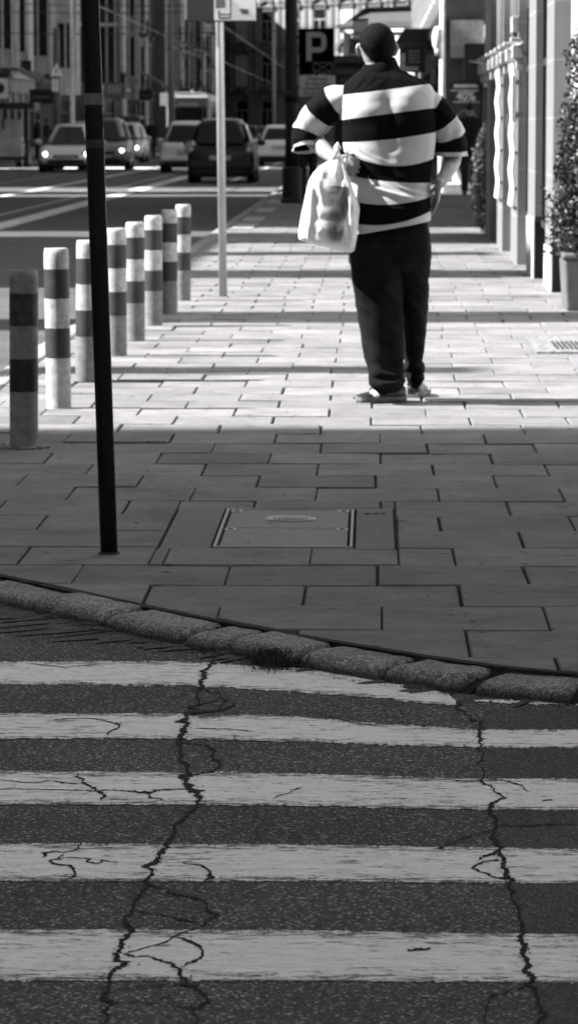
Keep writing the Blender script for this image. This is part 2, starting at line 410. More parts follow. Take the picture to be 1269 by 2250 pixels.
tag(mk('gutter_rubble', mb, M_PATCH), 'broken flakes of asphalt and setts in the dirty gutter', 'rubble', kind='stuff')
mb = MB(); c0 = G(580, 1443, RZ); r = random.Random(5); chip(c0.x, c0.y, .05, .055, .022, .2, mb=mb)
tag(mk('loose_stone', mb, M_GRAN, bevel=.004), 'flat loose stone lying in the gutter beside the mossy kerb', 'stone')

# moss and grass in the kerb gap
mb = MB(); r = random.Random(2)
for i in range(2300):
    if i < 1700: p = G(r.gauss(600, 26), r.gauss(1420, 7), 0); p.z = -.045 + r.uniform(-.01, .03)
    else:
        s = r.uniform(ss[1], ss[-1]); c, d = along(corner, KL, s); p = Vector((c.x - d.y * -.16 * 0 + d.y * .19, c.y - d.x * .19, RZ))
        p.x += r.gauss(0, .012); p.y += r.gauss(0, .012)
    h = r.uniform(.003, .018 if i < 1700 else .007); a = r.uniform(0, 6.28); l = r.uniform(.003, .008)
    dx, dy = math.cos(a) * .0016, math.sin(a) * .0016
    mb.add([(p.x - dx, p.y - dy, p.z), (p.x + dx, p.y + dy, p.z), (p.x + l * math.sin(a), p.y - l * math.cos(a), p.z + h)], [(0, 1, 2)])
tag(mk('moss', mb, plain('moss', .03, .9, scale=40)), 'dark moss and grass blades growing in the kerb gaps', 'moss', kind='stuff')

# ------------------------------------------------------------------ zebra crossing
def stripe(top, bot, seed):
    r = random.Random(seed)
    def at_x(L, x):
        for a, b in zip(L[:-1], L[1:]):
            if a[0] <= x <= b[0]: return a[1] + (b[1] - a[1]) * (x - a[0]) / (b[0] - a[0] + 1e-9)
        return L[0][1] if x < L[0][0] else L[-1][1]
    xs = np.arange(max(top[0][0], bot[0][0]), min(top[-1][0], bot[-1][0]) + 1, 5.0)
    V = []; E = []; K = 6
    for i, x in enumerate(xs):
        yt, yb = at_x(top, x), at_x(bot, x)
        yt += r.gauss(0, .9) + 2.0 * mn.noise(Vector((x * .02, seed, 0))); yb += r.gauss(0, 1.2) + 2.5 * mn.noise(Vector((x * .03, seed + 9, 0)))
        for k in range(K + 1):
            g = G(x, yt + (yb - yt) * k / K, RZ + .0015); V.append(g); q = abs(k / K - .5) * 2
            E.append(-.05 if q > .95 else (.02 if q > .6 else .045 + .05 * mn.noise(Vector((x * .004, seed * 3, 1)))))
    mb = MB(); n = K + 1
    mb.add(V, [(i * n + k, i * n + k + 1, (i + 1) * n + k + 1, (i + 1) * n + k) for i in range(len(xs) - 1) for k in range(K)])
    o = mk('zebra_stripe', mb, M_PAINT); setattr_f(o, 'edge', E); tag(o, kind='structure'); return o
X0, X1 = -1500, 2700
stripe([(X0, 1453), (0, 1453), (400, 1453), (560, 1462), (700, 1470), (800, 1481), (880, 1494), (940, 1510), (985, 1527), (1003, 1540)],
       [(X0, 1503), (0, 1503), (420, 1507), (640, 1520), (850, 1535), (930, 1545), (985, 1550), (1003, 1546)], 1)
stripe([(1042, 1537), (1150, 1538), (X1, 1541)], [(1042, 1541), (1150, 1547), (X1, 1556)], 2)
stripe([(X0, 1562), (400, 1568), (440, 1575), (560, 1569), (630, 1573), (840, 1590), (1050, 1603), (X1, 1606)], [(X0, 1620), (390, 1623), (560, 1627), (850, 1636), (1050, 1642), (X1, 1646)], 3)
stripe([(X0, 1690), (400, 1695), (630, 1698), (1000, 1710), (X1, 1715)], [(X0, 1763), (400, 1768), (640, 1770), (1000, 1778), (X1, 1790)], 4)
stripe([(X0, 1848), (630, 1855), (1269, 1865), (X1, 1870)], [(X0, 1932), (330, 1937), (640, 1935), (1080, 1940), (X1, 1947)], 5)
stripe([(X0, 2040), (640, 2043), (1000, 2050), (X1, 2060)], [(X0, 2153), (640, 2155), (X1, 2168)], 6)
stripe([(X0, 2272), (X1, 2280)], [(X0, 2420), (X1, 2430)], 7)
# asphalt patch beside the left crack (a darker, smoother strip)
pp = [G(x, y, RZ + .0008) for x, y in ((1060, 1560), (1300, 1560), (1500, 2300), (1190, 2300), (1150, 2050), (1095, 1850), (1075, 1700))]
mb = MB(); mb.add(pp, [tuple(range(len(pp)))]); tag(mk('asphalt_patch', mb, M_PATCH), kind='structure')

# cracks
cracks = []
def crack(*pts): cracks.append(pts)
crack((462,1432,5),(465,1455,8),(450,1480,12),(440,1500,14),(447,1512,9),(432,1522,5),(437,1545,5),(430,1560,10),(410,1580,18),(402,1605,18),(400,1625,16),(395,1650,8),(400,1675,6),(410,1692,8),(402,1710,20),(415,1730,22),(435,1750,16),(432,1770,10),(405,1800,9),(385,1830,8),(365,1855,16),(350,1880,20),(335,1915,12),(325,1945,9),(300,1980,10),(293,2000,9),(285,2040,14),(268,2080,20),(255,2110,20),(242,2145,16),(240,2170,10),(245,2205,14),(230,2225,7),(220,2262,8))
crack((325,1945,4),(370,1955,4),(410,1970,5),(455,1990,5),(480,2012,6),(450,2032,5),(380,2062,5),(330,2082,3),(278,2096,3))
crack((293,2003,3),(350,2010,3),(400,2022,4),(440,2030,3))
crack((385,2062,4),(420,2072,7),(445,2095,8),(430,2115,7),(402,2128,4))
crack((275,2098,4),(330,2104,5),(375,2120,7),(395,2145,14),(408,2165,12),(440,2180,6),(455,2205,8),(430,2220,6),(405,2215,4),(435,2240,5),(450,2262,5))
crack((247,2180,3),(300,2173,3),(405,2162,4)); crack((330,2208,3),(360,2195,3),(395,2178,3)); crack((250,2206,5),(300,2205,3),(410,2212,3))
crack((400,1632,5),(430,1634,4),(455,1640,5),(475,1650,6),(468,1663,6),(450,1667,4)); crack((465,1668,4),(484,1682,8),(470,1697,7),(430,1705,5),(412,1702,5))
crack((425,1566,14),(455,1566,14),(480,1562,8),(495,1560,5),(515,1546,4)); crack((447,1516,4),(480,1522,4),(498,1540,5),(480,1558,6)); crack((440,1548,4),(465,1545,3),(478,1538,3))
crack((430,1740,4),(380,1737,5),(340,1740,6),(322,1743,12),(300,1741,6),(250,1738,3),(215,1741,4),(150,1738,3),(60,1736,2),(0,1737,2))
crack((215,1742,5),(232,1752,6),(222,1762,4)); crack((173,1702,5),(180,1722,5),(205,1734,6),(196,1742,3)); crack((120,1718,3),(172,1725,4)); crack((0,1716,2),(60,1722,3),(110,1716,2)); crack((318,1742,5),(328,1755,5),(360,1762,3))
crack((180,1855,5),(172,1868,6),(140,1875,3),(95,1877,6),(90,1888,3)); crack((140,1880,4),(128,1890,7),(112,1897,6),(130,1903,4),(158,1908,6),(166,1922,7),(150,1932,3)); crack((135,1887,3),(200,1890,3),(212,1900,4),(220,1892,3),(262,1897,3))
crack((400,1898,2),(440,1903,4),(462,1918,7),(470,1930,7),(440,1946,4)); crack((255,1592,3),(262,1600,5),(245,1608,5),(238,1618,3)); crack((120,1584,2),(200,1580,3),(240,1588,3),(270,1592,2)); crack((430,1602,2),(500,1604,3),(555,1610,3))
crack((60,1460,2),(140,1468,2),(230,1460,2)); crack((165,1868,2),(230,1865,2),(300,1866,2)); crack((600,1757,2),(640,1738,2),(665,1733,2))
crack((1005,1545,4),(1020,1570,3),(1035,1580,5),(1058,1600,9),(1050,1620,10),(1056,1640,4),(1060,1690,3),(1065,1725,5),(1082,1735,4),(1098,1748,6),(1090,1762,5),(1078,1772,14),(1075,1790,10),(1088,1820,8),(1092,1850,9),(1098,1880,16),(1105,1910,16),(1118,1945,12),(1120,1970,7),(1140,2010,6),(1145,2040,10),(1142,2070,18),(1155,2110,18),(1170,2150,16),(1158,2166,10),(1180,2190,9),(1188,2220,8),(1180,2262,7))
crack((1090,1817,4),(1165,1817,4),(1269,1813,3)); crack((1085,1827,3),(1010,1845,3),(980,1856,3),(966,1866,4),(975,1872,2)); crack((1092,1873,6),(1060,1885,6),(1052,1893,5)); crack((1095,1893,5),(1060,1896,5),(1038,1909,7),(1070,1922,5),(1112,1935,4))
crack((1158,2165,4),(1110,2182,3),(1072,2196,4),(1066,2225,4),(1062,2262,4)); crack((1000,1718,3),(1100,1716,3),(1145,1728,4),(1160,1742,3)); crack((895,2092,3),(915,2088,8),(945,2085,3)); crack((448,1435,7),(480,1437,4),(520,1433,3))
crack((0,1352,3),(80,1362,4),(130,1378,3),(220,1385,3),(300,1400,3)); crack((880,1496,4),(940,1505,3),(1000,1515,3)); crack((1190,1762,3),(1215,1760,4)); crack((700,1568,2),(770,1590,2),(850,1600,2))
mb = MB(); k = 0; r = random.Random(9)
for pts in cracks:
    P = [G(a, b, RZ) for a, b, c in pts]; Wd = [(max(c * .9, 2.2) if c < 8 else 8 + (c - 8) * .6) * P[i].y / F * .75 for i, (a, b, c) in enumerate(pts)]; k += 1
    Q = []; WW = []
    for i in range(len(P) - 1):                       # zig-zag refinement
        L = (P[i + 1] - P[i]).length; n = max(2, int(L / .03)); d = (P[i + 1] - P[i]).normalized()
        for j in range(n):
            t = j / n; q = P[i].lerp(P[i + 1], t) + (Vector((-d.y, d.x, 0)) * r.gauss(0, .006) if j else Vector())
            Q.append(q); WW.append(Wd[i] + (Wd[i + 1] - Wd[i]) * t)
    Q.append(P[-1]); WW.append(Wd[-1])
    b = ribbon(Q, WW, RZ + .0024 + k * 1e-5, 'c', M_CRACK, jag=.0008, step=.006, seed=k, persp=True); mb.add(b.V, b.F)
    if max(c for _, _, c in pts) > 7:                  # crumbs along the wide cracks
        for i in range(0, len(Q), 1):
            for _ in range(3):
                x, y = Q[i].x + r.gauss(0, WW[i] * .7 + .004), Q[i].y + r.gauss(0, WW[i] * .7 + .006); h = r.uniform(.001, .0032)
                mb.add([(x - h, y, RZ + .0038), (x, y - h * 1.4, RZ + .0038), (x + h, y + h * .3, RZ + .0038), (x, y + h * 1.5, RZ + .0038)], [(0, 1, 2, 3)])
tag(mk('road_crack', mb, M_CRACK), kind='structure')

# hatch cover in the pavement
sx = G(403, 1117); hroot = thing('hatch_cover', (hx0, hy0, 0), 'rectangular metal service hatch with two lids in a concrete surround in the pavement', 'hatch cover')
M_CONC = plain('hatch_concrete', .16, .9, scale=30, bump=.5, var=.2); M_IRON = plain('hatch_iron', .135, .55, scale=25, bump=.3, var=.18); M_HOLE = plain('hatch_hole', .008, .9)
ax, bx = -.485, -.055; ay, byy = G(475, 1203).y, G(500, 1120).y
hm = MB()
hm.box(hx0 + .012, ax - .01, hy0 + .012, hy1 - .01, -.03, .001); hm.box(bx + .01, hx1 - .01, hy0 + .012, hy1 - .01, -.03, .001)
hm.box(ax - .01, bx + .01, hy0 + .012, ay - .012, -.03, .0005); hm.box(ax - .01, bx + .01, byy + .012, hy1 - .01, -.03, .0005)
mk('surround', hm, M_CONC, hroot, off=hroot.location)
fr = MB(); t = .008
fr.box(ax, ax + t, ay, byy, -.03, .004); fr.box(bx - t, bx, ay, byy, -.03, .004); fr.box(ax + t, bx - t, ay, ay + .012, -.03, .004); fr.box(ax + t, bx - t, byy - .012, byy, -.03, .004)
mk('frame', fr, plain('hatch_frame', .3, .5, metal=.3), hroot, off=hroot.location)
ym = G(600, 1161).y
for (a, b) in ((ay + .022, ym - .004), (ym + .004, byy - .02)):
    l = mk('lid', MB().box(ax + t + .010, bx - t - .010, a, b, -.03, .0015), M_IRON, hroot, off=hroot.location, bevel=.002)
    for x in (ax + .035, bx - .035):
        y = b - .035
        mk('keyhole_plate', MB().box(x - .018, x + .018, y - .03, y + .03, .0016, .003), plain('keyhole_plate', .34, .5), l, off=hroot.location)
        mk('keyhole', MB().box(x - .008, x + .008, y - .016, y + .016, .0031, .0036), M_HOLE, l, off=hroot.location)
hc = G(638, 1142); hb = MB(); hb.tube([(hc.x - .075, hc.y, .004), (hc.x + .075, hc.y, .004)], [.008], 8); hb.ell((hc.x - .07, hc.y, .003), (.016, .03, .005)); hb.ell((hc.x + .07, hc.y, .003), (.016, .03, .005))
for i in range(24):
    a, b = 2 * math.pi * i / 24, 2 * math.pi * (i + 1) / 24
    hb.tube([(hc.x + .078 * math.cos(a), hc.y + .07 * math.sin(a), .004), (hc.x + .078 * math.cos(b), hc.y + .07 * math.sin(b), .004)], [.0035], 6)
for sx_ in (-.05, -.03, .03, .05): hb.tube([(hc.x + sx_, hc.y - .02, .004), (hc.x + sx_ * .6, hc.y + .03, .004)], [.004], 6)
mk('handle', hb, plain('hatch_handle', .5, .5), hroot, off=hroot.location)
text('lettering', '8E0', .05, M_HOLE, hroot, Vector((G(823, 1130).x, G(823, 1130).y, .0022)) - Vector(hroot.location), rot=(0, 0, 0), ext=.0004)

# drain grate
g0, g1 = G(1178, 776), G(1180, 741); dr = thing('drain_grate', (g0.x, g0.y, 0), 'small iron drain grate in a cracked light surround in the sunlit pavement', 'drain')
dm = MB(); dm.box(0, .6, 0, g1.y - g0.y, -.02, .007); mk('surround', dm, plain('drain_surround', .15, .9, scale=26, var=.95), dr)
dm = MB()
for i in range(14): dm.box(.13 + i * .028, .13 + i * .028 + .012, .25, .95, .0075, .012)
mk('grate', dm, plain('drain_iron', .02, .6), dr)

# road markings, tram rails on the main street
def strip(name, x0, x1, y0, y1, z, mat): return tag(mk(name, MB().add([(x0, y0, z), (x1, y0, z), (x1, y1, z), (x0, y1, z)], [(0, 1, 2, 3)]), mat), kind='structure')
M_LINE = plain('lane_paint', .5, .8, scale=3, var=.35, stretch=(1, .3, 1)); M_RAIL = plain('rail_steel', .3, .35, metal=.8)
strip('lane_line', -5.25, -4.9, 20, 95, RZ + .004, M_LINE); strip('lane_line', -3.6, -3.45, 84, 300, RZ + .004, M_LINE)
strip('edge_line', -7.35, -7.15, 30, 300, RZ + .004, M_LINE)
strip('stop_line', -12.4, -7.4, 112, 116.5, RZ + .004, plain('white_paint', .75, .8)); strip('stop_line', -7.1, -1.99, 72.5, 73.4, RZ + .004, plain('worn_line', .22, .8, scale=2, var=.6)); strip('stop_line', -7.1, -2.0, 108, 110, RZ + .004, plain('worn_line', .25, .8))
for x in (-5.75, -9.0, -10.5): strip('tram_rail', x, x + .07, 20, 400, RZ + .006, M_RAIL)
strip('asphalt_patch', -4.8, -1.99, 13, 60, RZ + .0025, M_PATCH)
for i, y in enumerate((44, 47.5, 53, 59)): tag(mk('kerb_slab', MB().box(KX + .05, KX + .33, y, y + 2.2, -.02, .008), plain('pale_slab', .3, .8)), kind='structure')
# cigarette ends, leaf bits and dirt flecks
mb = MB(); r = random.Random(31)
for i in range(240):
    y = r.uniform(8.5, 30); x = r.uniform(-.1 * y, .06 * y)
    p = kerb_clip([(x - .01, y - .01), (x + .01, y - .01), (x + .01, y + .01), (x - .01, y + .01)])
    if len(p) < 3: continue
    a = r.uniform(0, 6); l = r.uniform(.004, .02); h = .006; dx, dy = math.cos(a) * l, math.sin(a) * l
    mb.add([(x - dx, y - dy, h), (x + dy * .4, y - dx * .4, h + .002), (x + dx, y + dy, h + .003), (x - dy * .4, y + dx * .4, h)], [(0, 1, 2, 3)])
tag(mk('litter', mb, plain('litter_bits', .12, .9, scale=3, var=.9)), 'tiny scraps and dirt flecks scattered over the paving slabs', 'litter', kind='stuff')
# ------------------------------------------------------------------ bollards
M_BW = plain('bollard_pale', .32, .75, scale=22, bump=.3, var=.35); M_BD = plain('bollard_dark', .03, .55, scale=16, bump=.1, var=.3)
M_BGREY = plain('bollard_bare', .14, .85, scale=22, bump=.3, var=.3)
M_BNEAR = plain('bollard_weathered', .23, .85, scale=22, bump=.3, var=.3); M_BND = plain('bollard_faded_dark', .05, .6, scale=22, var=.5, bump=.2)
def bollard(px, py, label, i, top=None, lean=0):
    b = G(px, py); root = thing('bollard', (b.x, b.y, 0), label, 'bollard', 'striped bollards along the kerb', rz=rnd.uniform(0, 6))
    H = .72 + [0, .02, 0, .005, .0, .0, .005, 0][i]; r0 = .0575
    zs = [0, .278, .42, .557, .632 if False else .0, 0]
    fr = [(0, .115 / .39 * .0 + .29), (.29, .455), (.455, .625), (.625, .865 if i else .735), ]
    segs = [(0, .32), (.32, .505), (.505, .69), (.69, .872), (.872, 1.0)]
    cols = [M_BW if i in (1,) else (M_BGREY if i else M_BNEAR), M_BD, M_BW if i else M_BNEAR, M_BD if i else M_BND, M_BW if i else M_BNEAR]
    nm = ['base_band', 'dark_band', 'pale_band', 'dark_band', 'top_band']
    n = 36
    for k, (a, c) in enumerate(segs):
        m = MB(); dr = .0009 if 'dark' in nm[k] else 0; z0, z1 = a * H, c * H; rings = []
        for q in range(5):
            z = z0 + (z1 - z0) * q / 4; rr = r0 + dr; ln = lean * z
            if k == 4 and q == 4: rr -= .004
            rings.append([(ln + rr * math.cos(2 * math.pi * t / n), rr * math.sin(2 * math.pi * t / n), z + (.003 * mn.noise(Vector((t * .5, k * 5 + i * 17, 0))) if 0 < k < 5 and q in (0, 4) and not (k == 4 and q == 4) else 0)) for t in range(n)])
        if k == 4:
            rings.append([(lean * z1 + (r0 - .012) * math.cos(2 * math.pi * t / n), (r0 - .012) * math.sin(2 * math.pi * t / n), z1 + .001) for t in range(n)])
            rings.append([(lean * z1 + (r0 - .014) * math.cos(2 * math.pi * t / n), (r0 - .014) * math.sin(2 * math.pi * t / n), z1 - .01) for t in range(n)])
        mk(nm[k], m.loft(rings, cap0=False, cap1=(k == 4)), cols[k], root, smooth=True)
    return root
BL = ["nearest bollard, dull grey with two dark bands, standing in the shade", "second bollard from the dull one, brightly lit with a white foot",
      "bollard just left of the thin dark pole, its lower dark band over a grey foot", "bollard just right of the thin dark pole, partly hidden behind it", "fifth bollard of the row, its white bands bright, right of the dark pole",
      "sixth bollard of the row, half covered by the brighter fifth one", "seventh bollard of the row, next to last before the white sign post", "farthest bollard of the row, the one closest to the white sign post"]
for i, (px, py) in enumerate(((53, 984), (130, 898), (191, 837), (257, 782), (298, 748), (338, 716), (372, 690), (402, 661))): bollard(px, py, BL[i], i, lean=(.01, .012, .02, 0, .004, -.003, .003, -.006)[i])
b = G(53, 984); mb = MB(); r = random.Random(4)
for i in range(40):
    a = r.uniform(0, 6.28); d = r.uniform(.06, .1); chip(b.x + d * math.cos(a), b.y + d * math.sin(a), r.uniform(.008, .02), r.uniform(.008, .02), .003, a, z=.003, mb=mb)
tag(mk('mortar_collar', mb, M_GRAN), 'crumbled ring of mortar around the foot of the nearest bollard', 'mortar', kind='stuff')

# ------------------------------------------------------------------ thin dark pole in front
M_POLE = plain('pole_dark', .012, .5, scale=10, var=.4, metal=.3, stretch=(1, 1, .2)); pb = G(240, 1216)
root = thing('sign_pole', (pb.x, pb.y, 0), 'thin leaning dark metal pole with sticker remains in the shaded foreground paving', 'pole')
lean = AT(198, 0, pb.y - .15).x - pb.x; zt = AT(198, 0, pb.y).z
def pp_(z): return Vector((lean * z / zt, -.15 * z / zt, z))
def pole_r(z): return .0262 + .0016 * z / zt
m = MB(); zz = [0, .3, .6, .9, 1.2, 1.5, zt, 2.6]; m.tube([pp_(z) for z in zz], [pole_r(z) for z in zz], 28); mk('shaft', m, M_POLE, root, smooth=True)
def wrap(z0, z1, g, nm, a0=0, a1=360):
    m = MB(); n = 26; V = []
    for z in (z0, z1):
        for k in range(n + 1):
            a = R(a0 + (a1 - a0) * k / n); r_ = pole_r(z) + .0008; p = pp_(z); V.append((p.x + r_ * math.cos(a), p.y + r_ * math.sin(a), z))
    m.add(V, [(k, k + 1, n + 2 + k, n + 1 + k) for k in range(n)]); return mk(nm, m, plain('sticker%g' % g, g, .6, scale=30, var=.3), root, smooth=True)
def zp(py): return AT(215, py, pb.y).z
wrap(zp(231), zp(206), .16, 'pale_band'); wrap(zp(282), zp(250), .008, 'sticker', 200, 350); wrap(zp(325), zp(306), .05, 'sticker', 180, 360); wrap(zp(342), zp(326), .01, 'sticker', 180, 360); wrap(zp(236), zp(232), .02, 'sticker')
m = MB(); m.tube([(0, 0, 0), (0, 0, .006)], [.034, .028], 24); mk('foot_ring', m, plain('rust', .03, .9), root)

# white sign post with a two-tone sign
M_WP = plain('galvanised', .42, .45, metal=.55, var=.15, scale=6, stretch=(1, 1, .3)); wp = G(490, 651)
root = thing('sign_post', (wp.x, wp.y, 0), 'slim galvanised post carrying a two-tone rectangular sign, sunlit at its foot', 'sign post')
lx = AT(482, 50, wp.y).x - wp.x
m = MB(); m.tube([(0, 0, 0), (lx, 0, 2.1), (lx * 1.3, 0, 2.75)], [.031], 24); mk('post', m, M_WP, root, smooth=True)
a, b = AT(411, 46, wp.y - .04), AT(564, 46, wp.y - .04)
M_SD, M_SL = plain('sign_dark', .035, .5, var=.1), plain('sign_light', .62, .5, var=.06)
xa, xb, xm, z0 = a.x - wp.x, b.x - wp.x, AT(470, 46, wp.y - .04).x - wp.x, a.z
mk('sign_board', MB().box(xa, xb, -.045, -.038, z0 - .006, z0 + .62), plain('sign_rim', .03, .5), root, bevel=.003)
mk('dark_panel', MB().box(xa + .006, xm, -.0495, -.0455, z0 + .004, z0 + .612), M_SD, root)
mk('light_panel', MB().box(xm + .0005, xb - .008, -.0495, -.0455, z0 + .004, z0 + .612), M_SL, root, bevel=.0015)
mk('edge_strip', MB().box(xa - .022, xa - .002, -.03, -.02, z0 - .03 + .04, z0 + .62), plain('edge_metal', .3, .5), root)
k = (xb - xm) / 95.0
def sp(px, py): return Vector((xm + (px - 470) * k, -.0505, z0 + (46 - py) * wp.y / F))
st = MB(); p0, p1 = sp(474, 20), sp(496, -12)
st.add([(p0.x, -.0505, p0.z + .002), (p0.x + .075, -.0505, p0.z + .008), (p0.x + .068, -.0505, p0.z + .12), (p0.x - .004, -.0505, p0.z + .115)], [(0, 1, 2, 3)])
mk('sticker', st, plain('sticker_grey', .12, .6, scale=60, var=.7), root)
st = MB(); pth = [sp(481, 24), sp(482, 40), sp(507, 40), sp(507, 0), sp(495, -10)]
for q1, q2 in zip(pth[:-1], pth[1:]): st.tube([q1, q2], [.006], 4)
st.tube([sp(482, 32), sp(507, 32)], [.005], 4); mk('outline_mark', st, plain('mark_ink', .04, .6), root)
st = MB(); r = random.Random(3)
for i in range(9): st.tube([sp(526 + r.uniform(0, 8), 20 + i * 1.3), sp(546 + r.uniform(-4, 4), 22 + i * 1.2)], [.0035], 4)
mk('scribble', st, plain('scribble_ink', .10, .6), root)

# dark lamp column with the parking sign
M_LP = plain('lamp_column_dark', .013, .5, var=.4, scale=5, stretch=(1, 1, .2)); lp = G(641, 446)
root = thing('lamp_column', (lp.x, lp.y, 0), 'thick dark lamp column with a wide plinth beside the parking sign', 'lamp column')
zs = AT(641, 365, lp.y).z
m = MB(); m.tube([(0, 0, 0), (0, 0, .06), (0, 0, .08), (0, 0, zs - .03), (0, 0, zs)], [.2, .2, .175, .165, .13], 24); mk('plinth', m, M_LP, root, smooth=False, bevel=.01)
m = MB(); m.tube([(0, 0, zs), (-.0, 0, zs + .5), (-.02, 0, 4), (-.03, 0, 8)], [.125, .118, .105, .08], 24); mk('shaft', m, M_LP, root, smooth=True)
zz = AT(641, 212, lp.y).z; m = MB(); m.tube([(0, 0, zz - .1), (0, 0, zz + .06), (0, 0, zz + .1)], [.128, .134, .12], 24); mk('collar', m, M_LP, root, smooth=True)
a, b = AT(656, 163, lp.y - .1), AT(733, 62, lp.y - .1); yy = a.y
root = thing('parking_sign', ((a.x + b.x) / 2, yy, 0), 'dark parking sign with a big letter P and envelope above a pale plate', 'sign')
cxs = (a.x + b.x) / 2; W2 = (b.x - a.x) / 2; z0, z1 = a.z, b.z
M_SB = plain('sign_blackblue', .002, .9, var=.1, spec=.0); M_SW = plain('sign_letter', .26, .5, var=.05); M_PL = plain('plate_pale', .38, .5, var=.08)
mk('sign_board', MB().box(-W2, W2, -.012, .012, z0, z1, ), M_SB, root, bevel=.01)
w_, h_ = 2 * W2, z1 - z0
def rr(x0, x1, z_0, z_1, r_, yb, mat, nm):
    pts = []
    for cx, cz, a0 in ((x1 - r_, z_0 + r_, 270), (x1 - r_, z_1 - r_, 0), (x0 + r_, z_1 - r_, 90), (x0 + r_, z_0 + r_, 180)):
        for t in range(5): a = R(a0 + 90 * t / 4); pts.append((cx + r_ * math.cos(a), cz + r_ * math.sin(a)))
    return pts
# letter P as a stem and an outlined bowl
px0, px1 = -W2 + .215 * w_, -W2 + .79 * w_; pz0, pz1 = z0 + .285 * h_, z0 + .92 * h_; t = .15 * w_; bz = z0 + .47 * h_
m = MB(); y0_, y1_ = -.018, -.0125
m.box(px0, px0 + t, y0_, y1_, pz0, pz1); m.box(px0 + t, px1 - .13, y0_, y1_, pz1 - t, pz1); m.box(px0 + t, px1 - .13, y0_, y1_, bz, bz + t)
for (cz, a0, a1) in ((pz1 - .13, 90, 0), (bz + .13, 0, -90)):
    n = 8; V = []
    for q in range(n + 1):
        a = R(a0 + (a1 - a0) * q / n)
        for rad in (.13, max(.13 - t, .008)):
            for y in (y0_, y1_): V.append((px1 - .13 + rad * math.cos(a), y, cz + rad * math.sin(a)))
    m.add(V, [(4 * q, 4 * q + 4, 4 * q + 6, 4 * q + 2) for q in range(n)] + [(4 * q, 4 * q + 1, 4 * q + 5, 4 * q + 4) for q in range(n)])
m.box(px1 - t, px1, y0_, y1_, bz + .13, pz1 - .13)
mk('letter', m, M_SW, root)
ex0, ex1, ez0, ez1 = -W2 + .42 * w_, -W2 + .94 * w_, z0 + .045 * h_, z0 + .25 * h_; m = MB(); q = .009
for A, B in (((ex0, ez0), (ex1, ez0)), ((ex1, ez0), (ex1, ez1)), ((ex1, ez1), (ex0, ez1)), ((ex0, ez1), (ex0, ez0)), ((ex0, ez0), (ex1, ez1)), ((ex0, ez1), (ex1, ez0))):
    m.tube([(A[0], -.014, A[1]), (B[0], -.014, B[1])], [q], 4)
mk('envelope_symbol', m, plain('envelope_line', .1, .5), root)
c, d = AT(657, 212, yy), AT(736, 166, yy); x0_, x1_ = c.x - cxs, d.x - cxs
mk('plate', MB().box(x0_, x1_, -.012, .008, c.z, d.z), M_PL, root, bevel=.008)
hh = (d.z - c.z) / 4.4
for i, t_ in enumerate(('Wyłącznie', 'dla pojazdów', 'z identyfikatorem', 'Poczty Polskiej')):
    text('lettering', t_, .095, plain('ink', .05, .6), root, ((x0_ + x1_) / 2, -.014, d.z - hh * (i + .72)), ext=.001, sx=.85, bold=.002)
m = MB()
for z in (z0 + .15, z1 - .15, c.z + .15): m.box(-W2 - .12, -W2 + .1, .0125, .03, z - .02, z + .02)
m.box(-.03, .03, .0125, .04, c.z - .3, z1 - .03); mk('bracket', m, M_LP, root)

# bright lamp post to the right of the man
gp = AT(971, 150, 73.2); root = thing('street_lamp', (gp.x, 73.2, 0), 'slim white lamp post, brightly sunlit, right of the man by the far shops', 'street lamp')
m = MB(); m.tube([(0, 0, 0), (0, 0, 1), (0, 0, 1.05), (0, 0, 7)], [.085, .08, .062, .05], 18); mk('post', m, plain('white_post', .7, .6), root, smooth=True)
m = MB(); m.ell((-.11, -.05, AT(958, 85, 73.2).z), (.11, .11, .26)); m.tube([(0, 0, AT(958, 60, 73.2).z), (-.1, 0, AT(958, 62, 73.2).z)], [.03], 8); m.box(-.16, -.02, -.1, 0, AT(0, 122, 73.2).z, AT(0, 100, 73.2).z); mk('lantern', m, plain('white_glass', .8, .4), root, smooth=True)
# ------------------------------------------------------------------ buildings
def wallmat(name, g, brick=False):
    s = NB(name); c = s.ramp(s.noise(.8, 6, .7), [(.3, g * .7), (.7, g * 1.25)])
    c = s.mul(c, s.ramp(s.noise(6, 5, .7, vec=s.mapping((1, 1, .15))), [(.35, .75), (.65, 1.1)]))
    if brick:
        bt = s.n('ShaderNodeTexBrick'); bt.inputs['Scale'].default_value = 1.0; bt.inputs['Brick Width'].default_value = .9; bt.inputs['Row Height'].default_value = .44; bt.inputs['Mortar Size'].default_value = .02
        s.link(s.mapping((1, 1, 1)), bt.inputs['Vector']); bt.inputs['Color1'].default_value = (1, 1, 1, 1); bt.inputs['Color2'].default_value = (.85, .85, .85, 1); bt.inputs['Mortar'].default_value = (.4, .4, .4, 1)
        c = s.mul(c, bt.outputs['Color'])
    s.link(c, s.b.inputs['Base Color']); s.b.inputs['Roughness'].default_value = .88; return s.m
M_GLASS = plain('window_glass', .01, .15, spec=.35); M_FRAME = plain('window_frame', .45, .6); M_FDARK = plain('frame_dark', .03, .5)
M_ROOF = plain('roof_tiles', .06, .8)
M_PALE_GLINT = plain('pale_glint', .45, .5); rndw = random.Random(5)  # pale panes stand for bright window reflections; some oriel piers share it
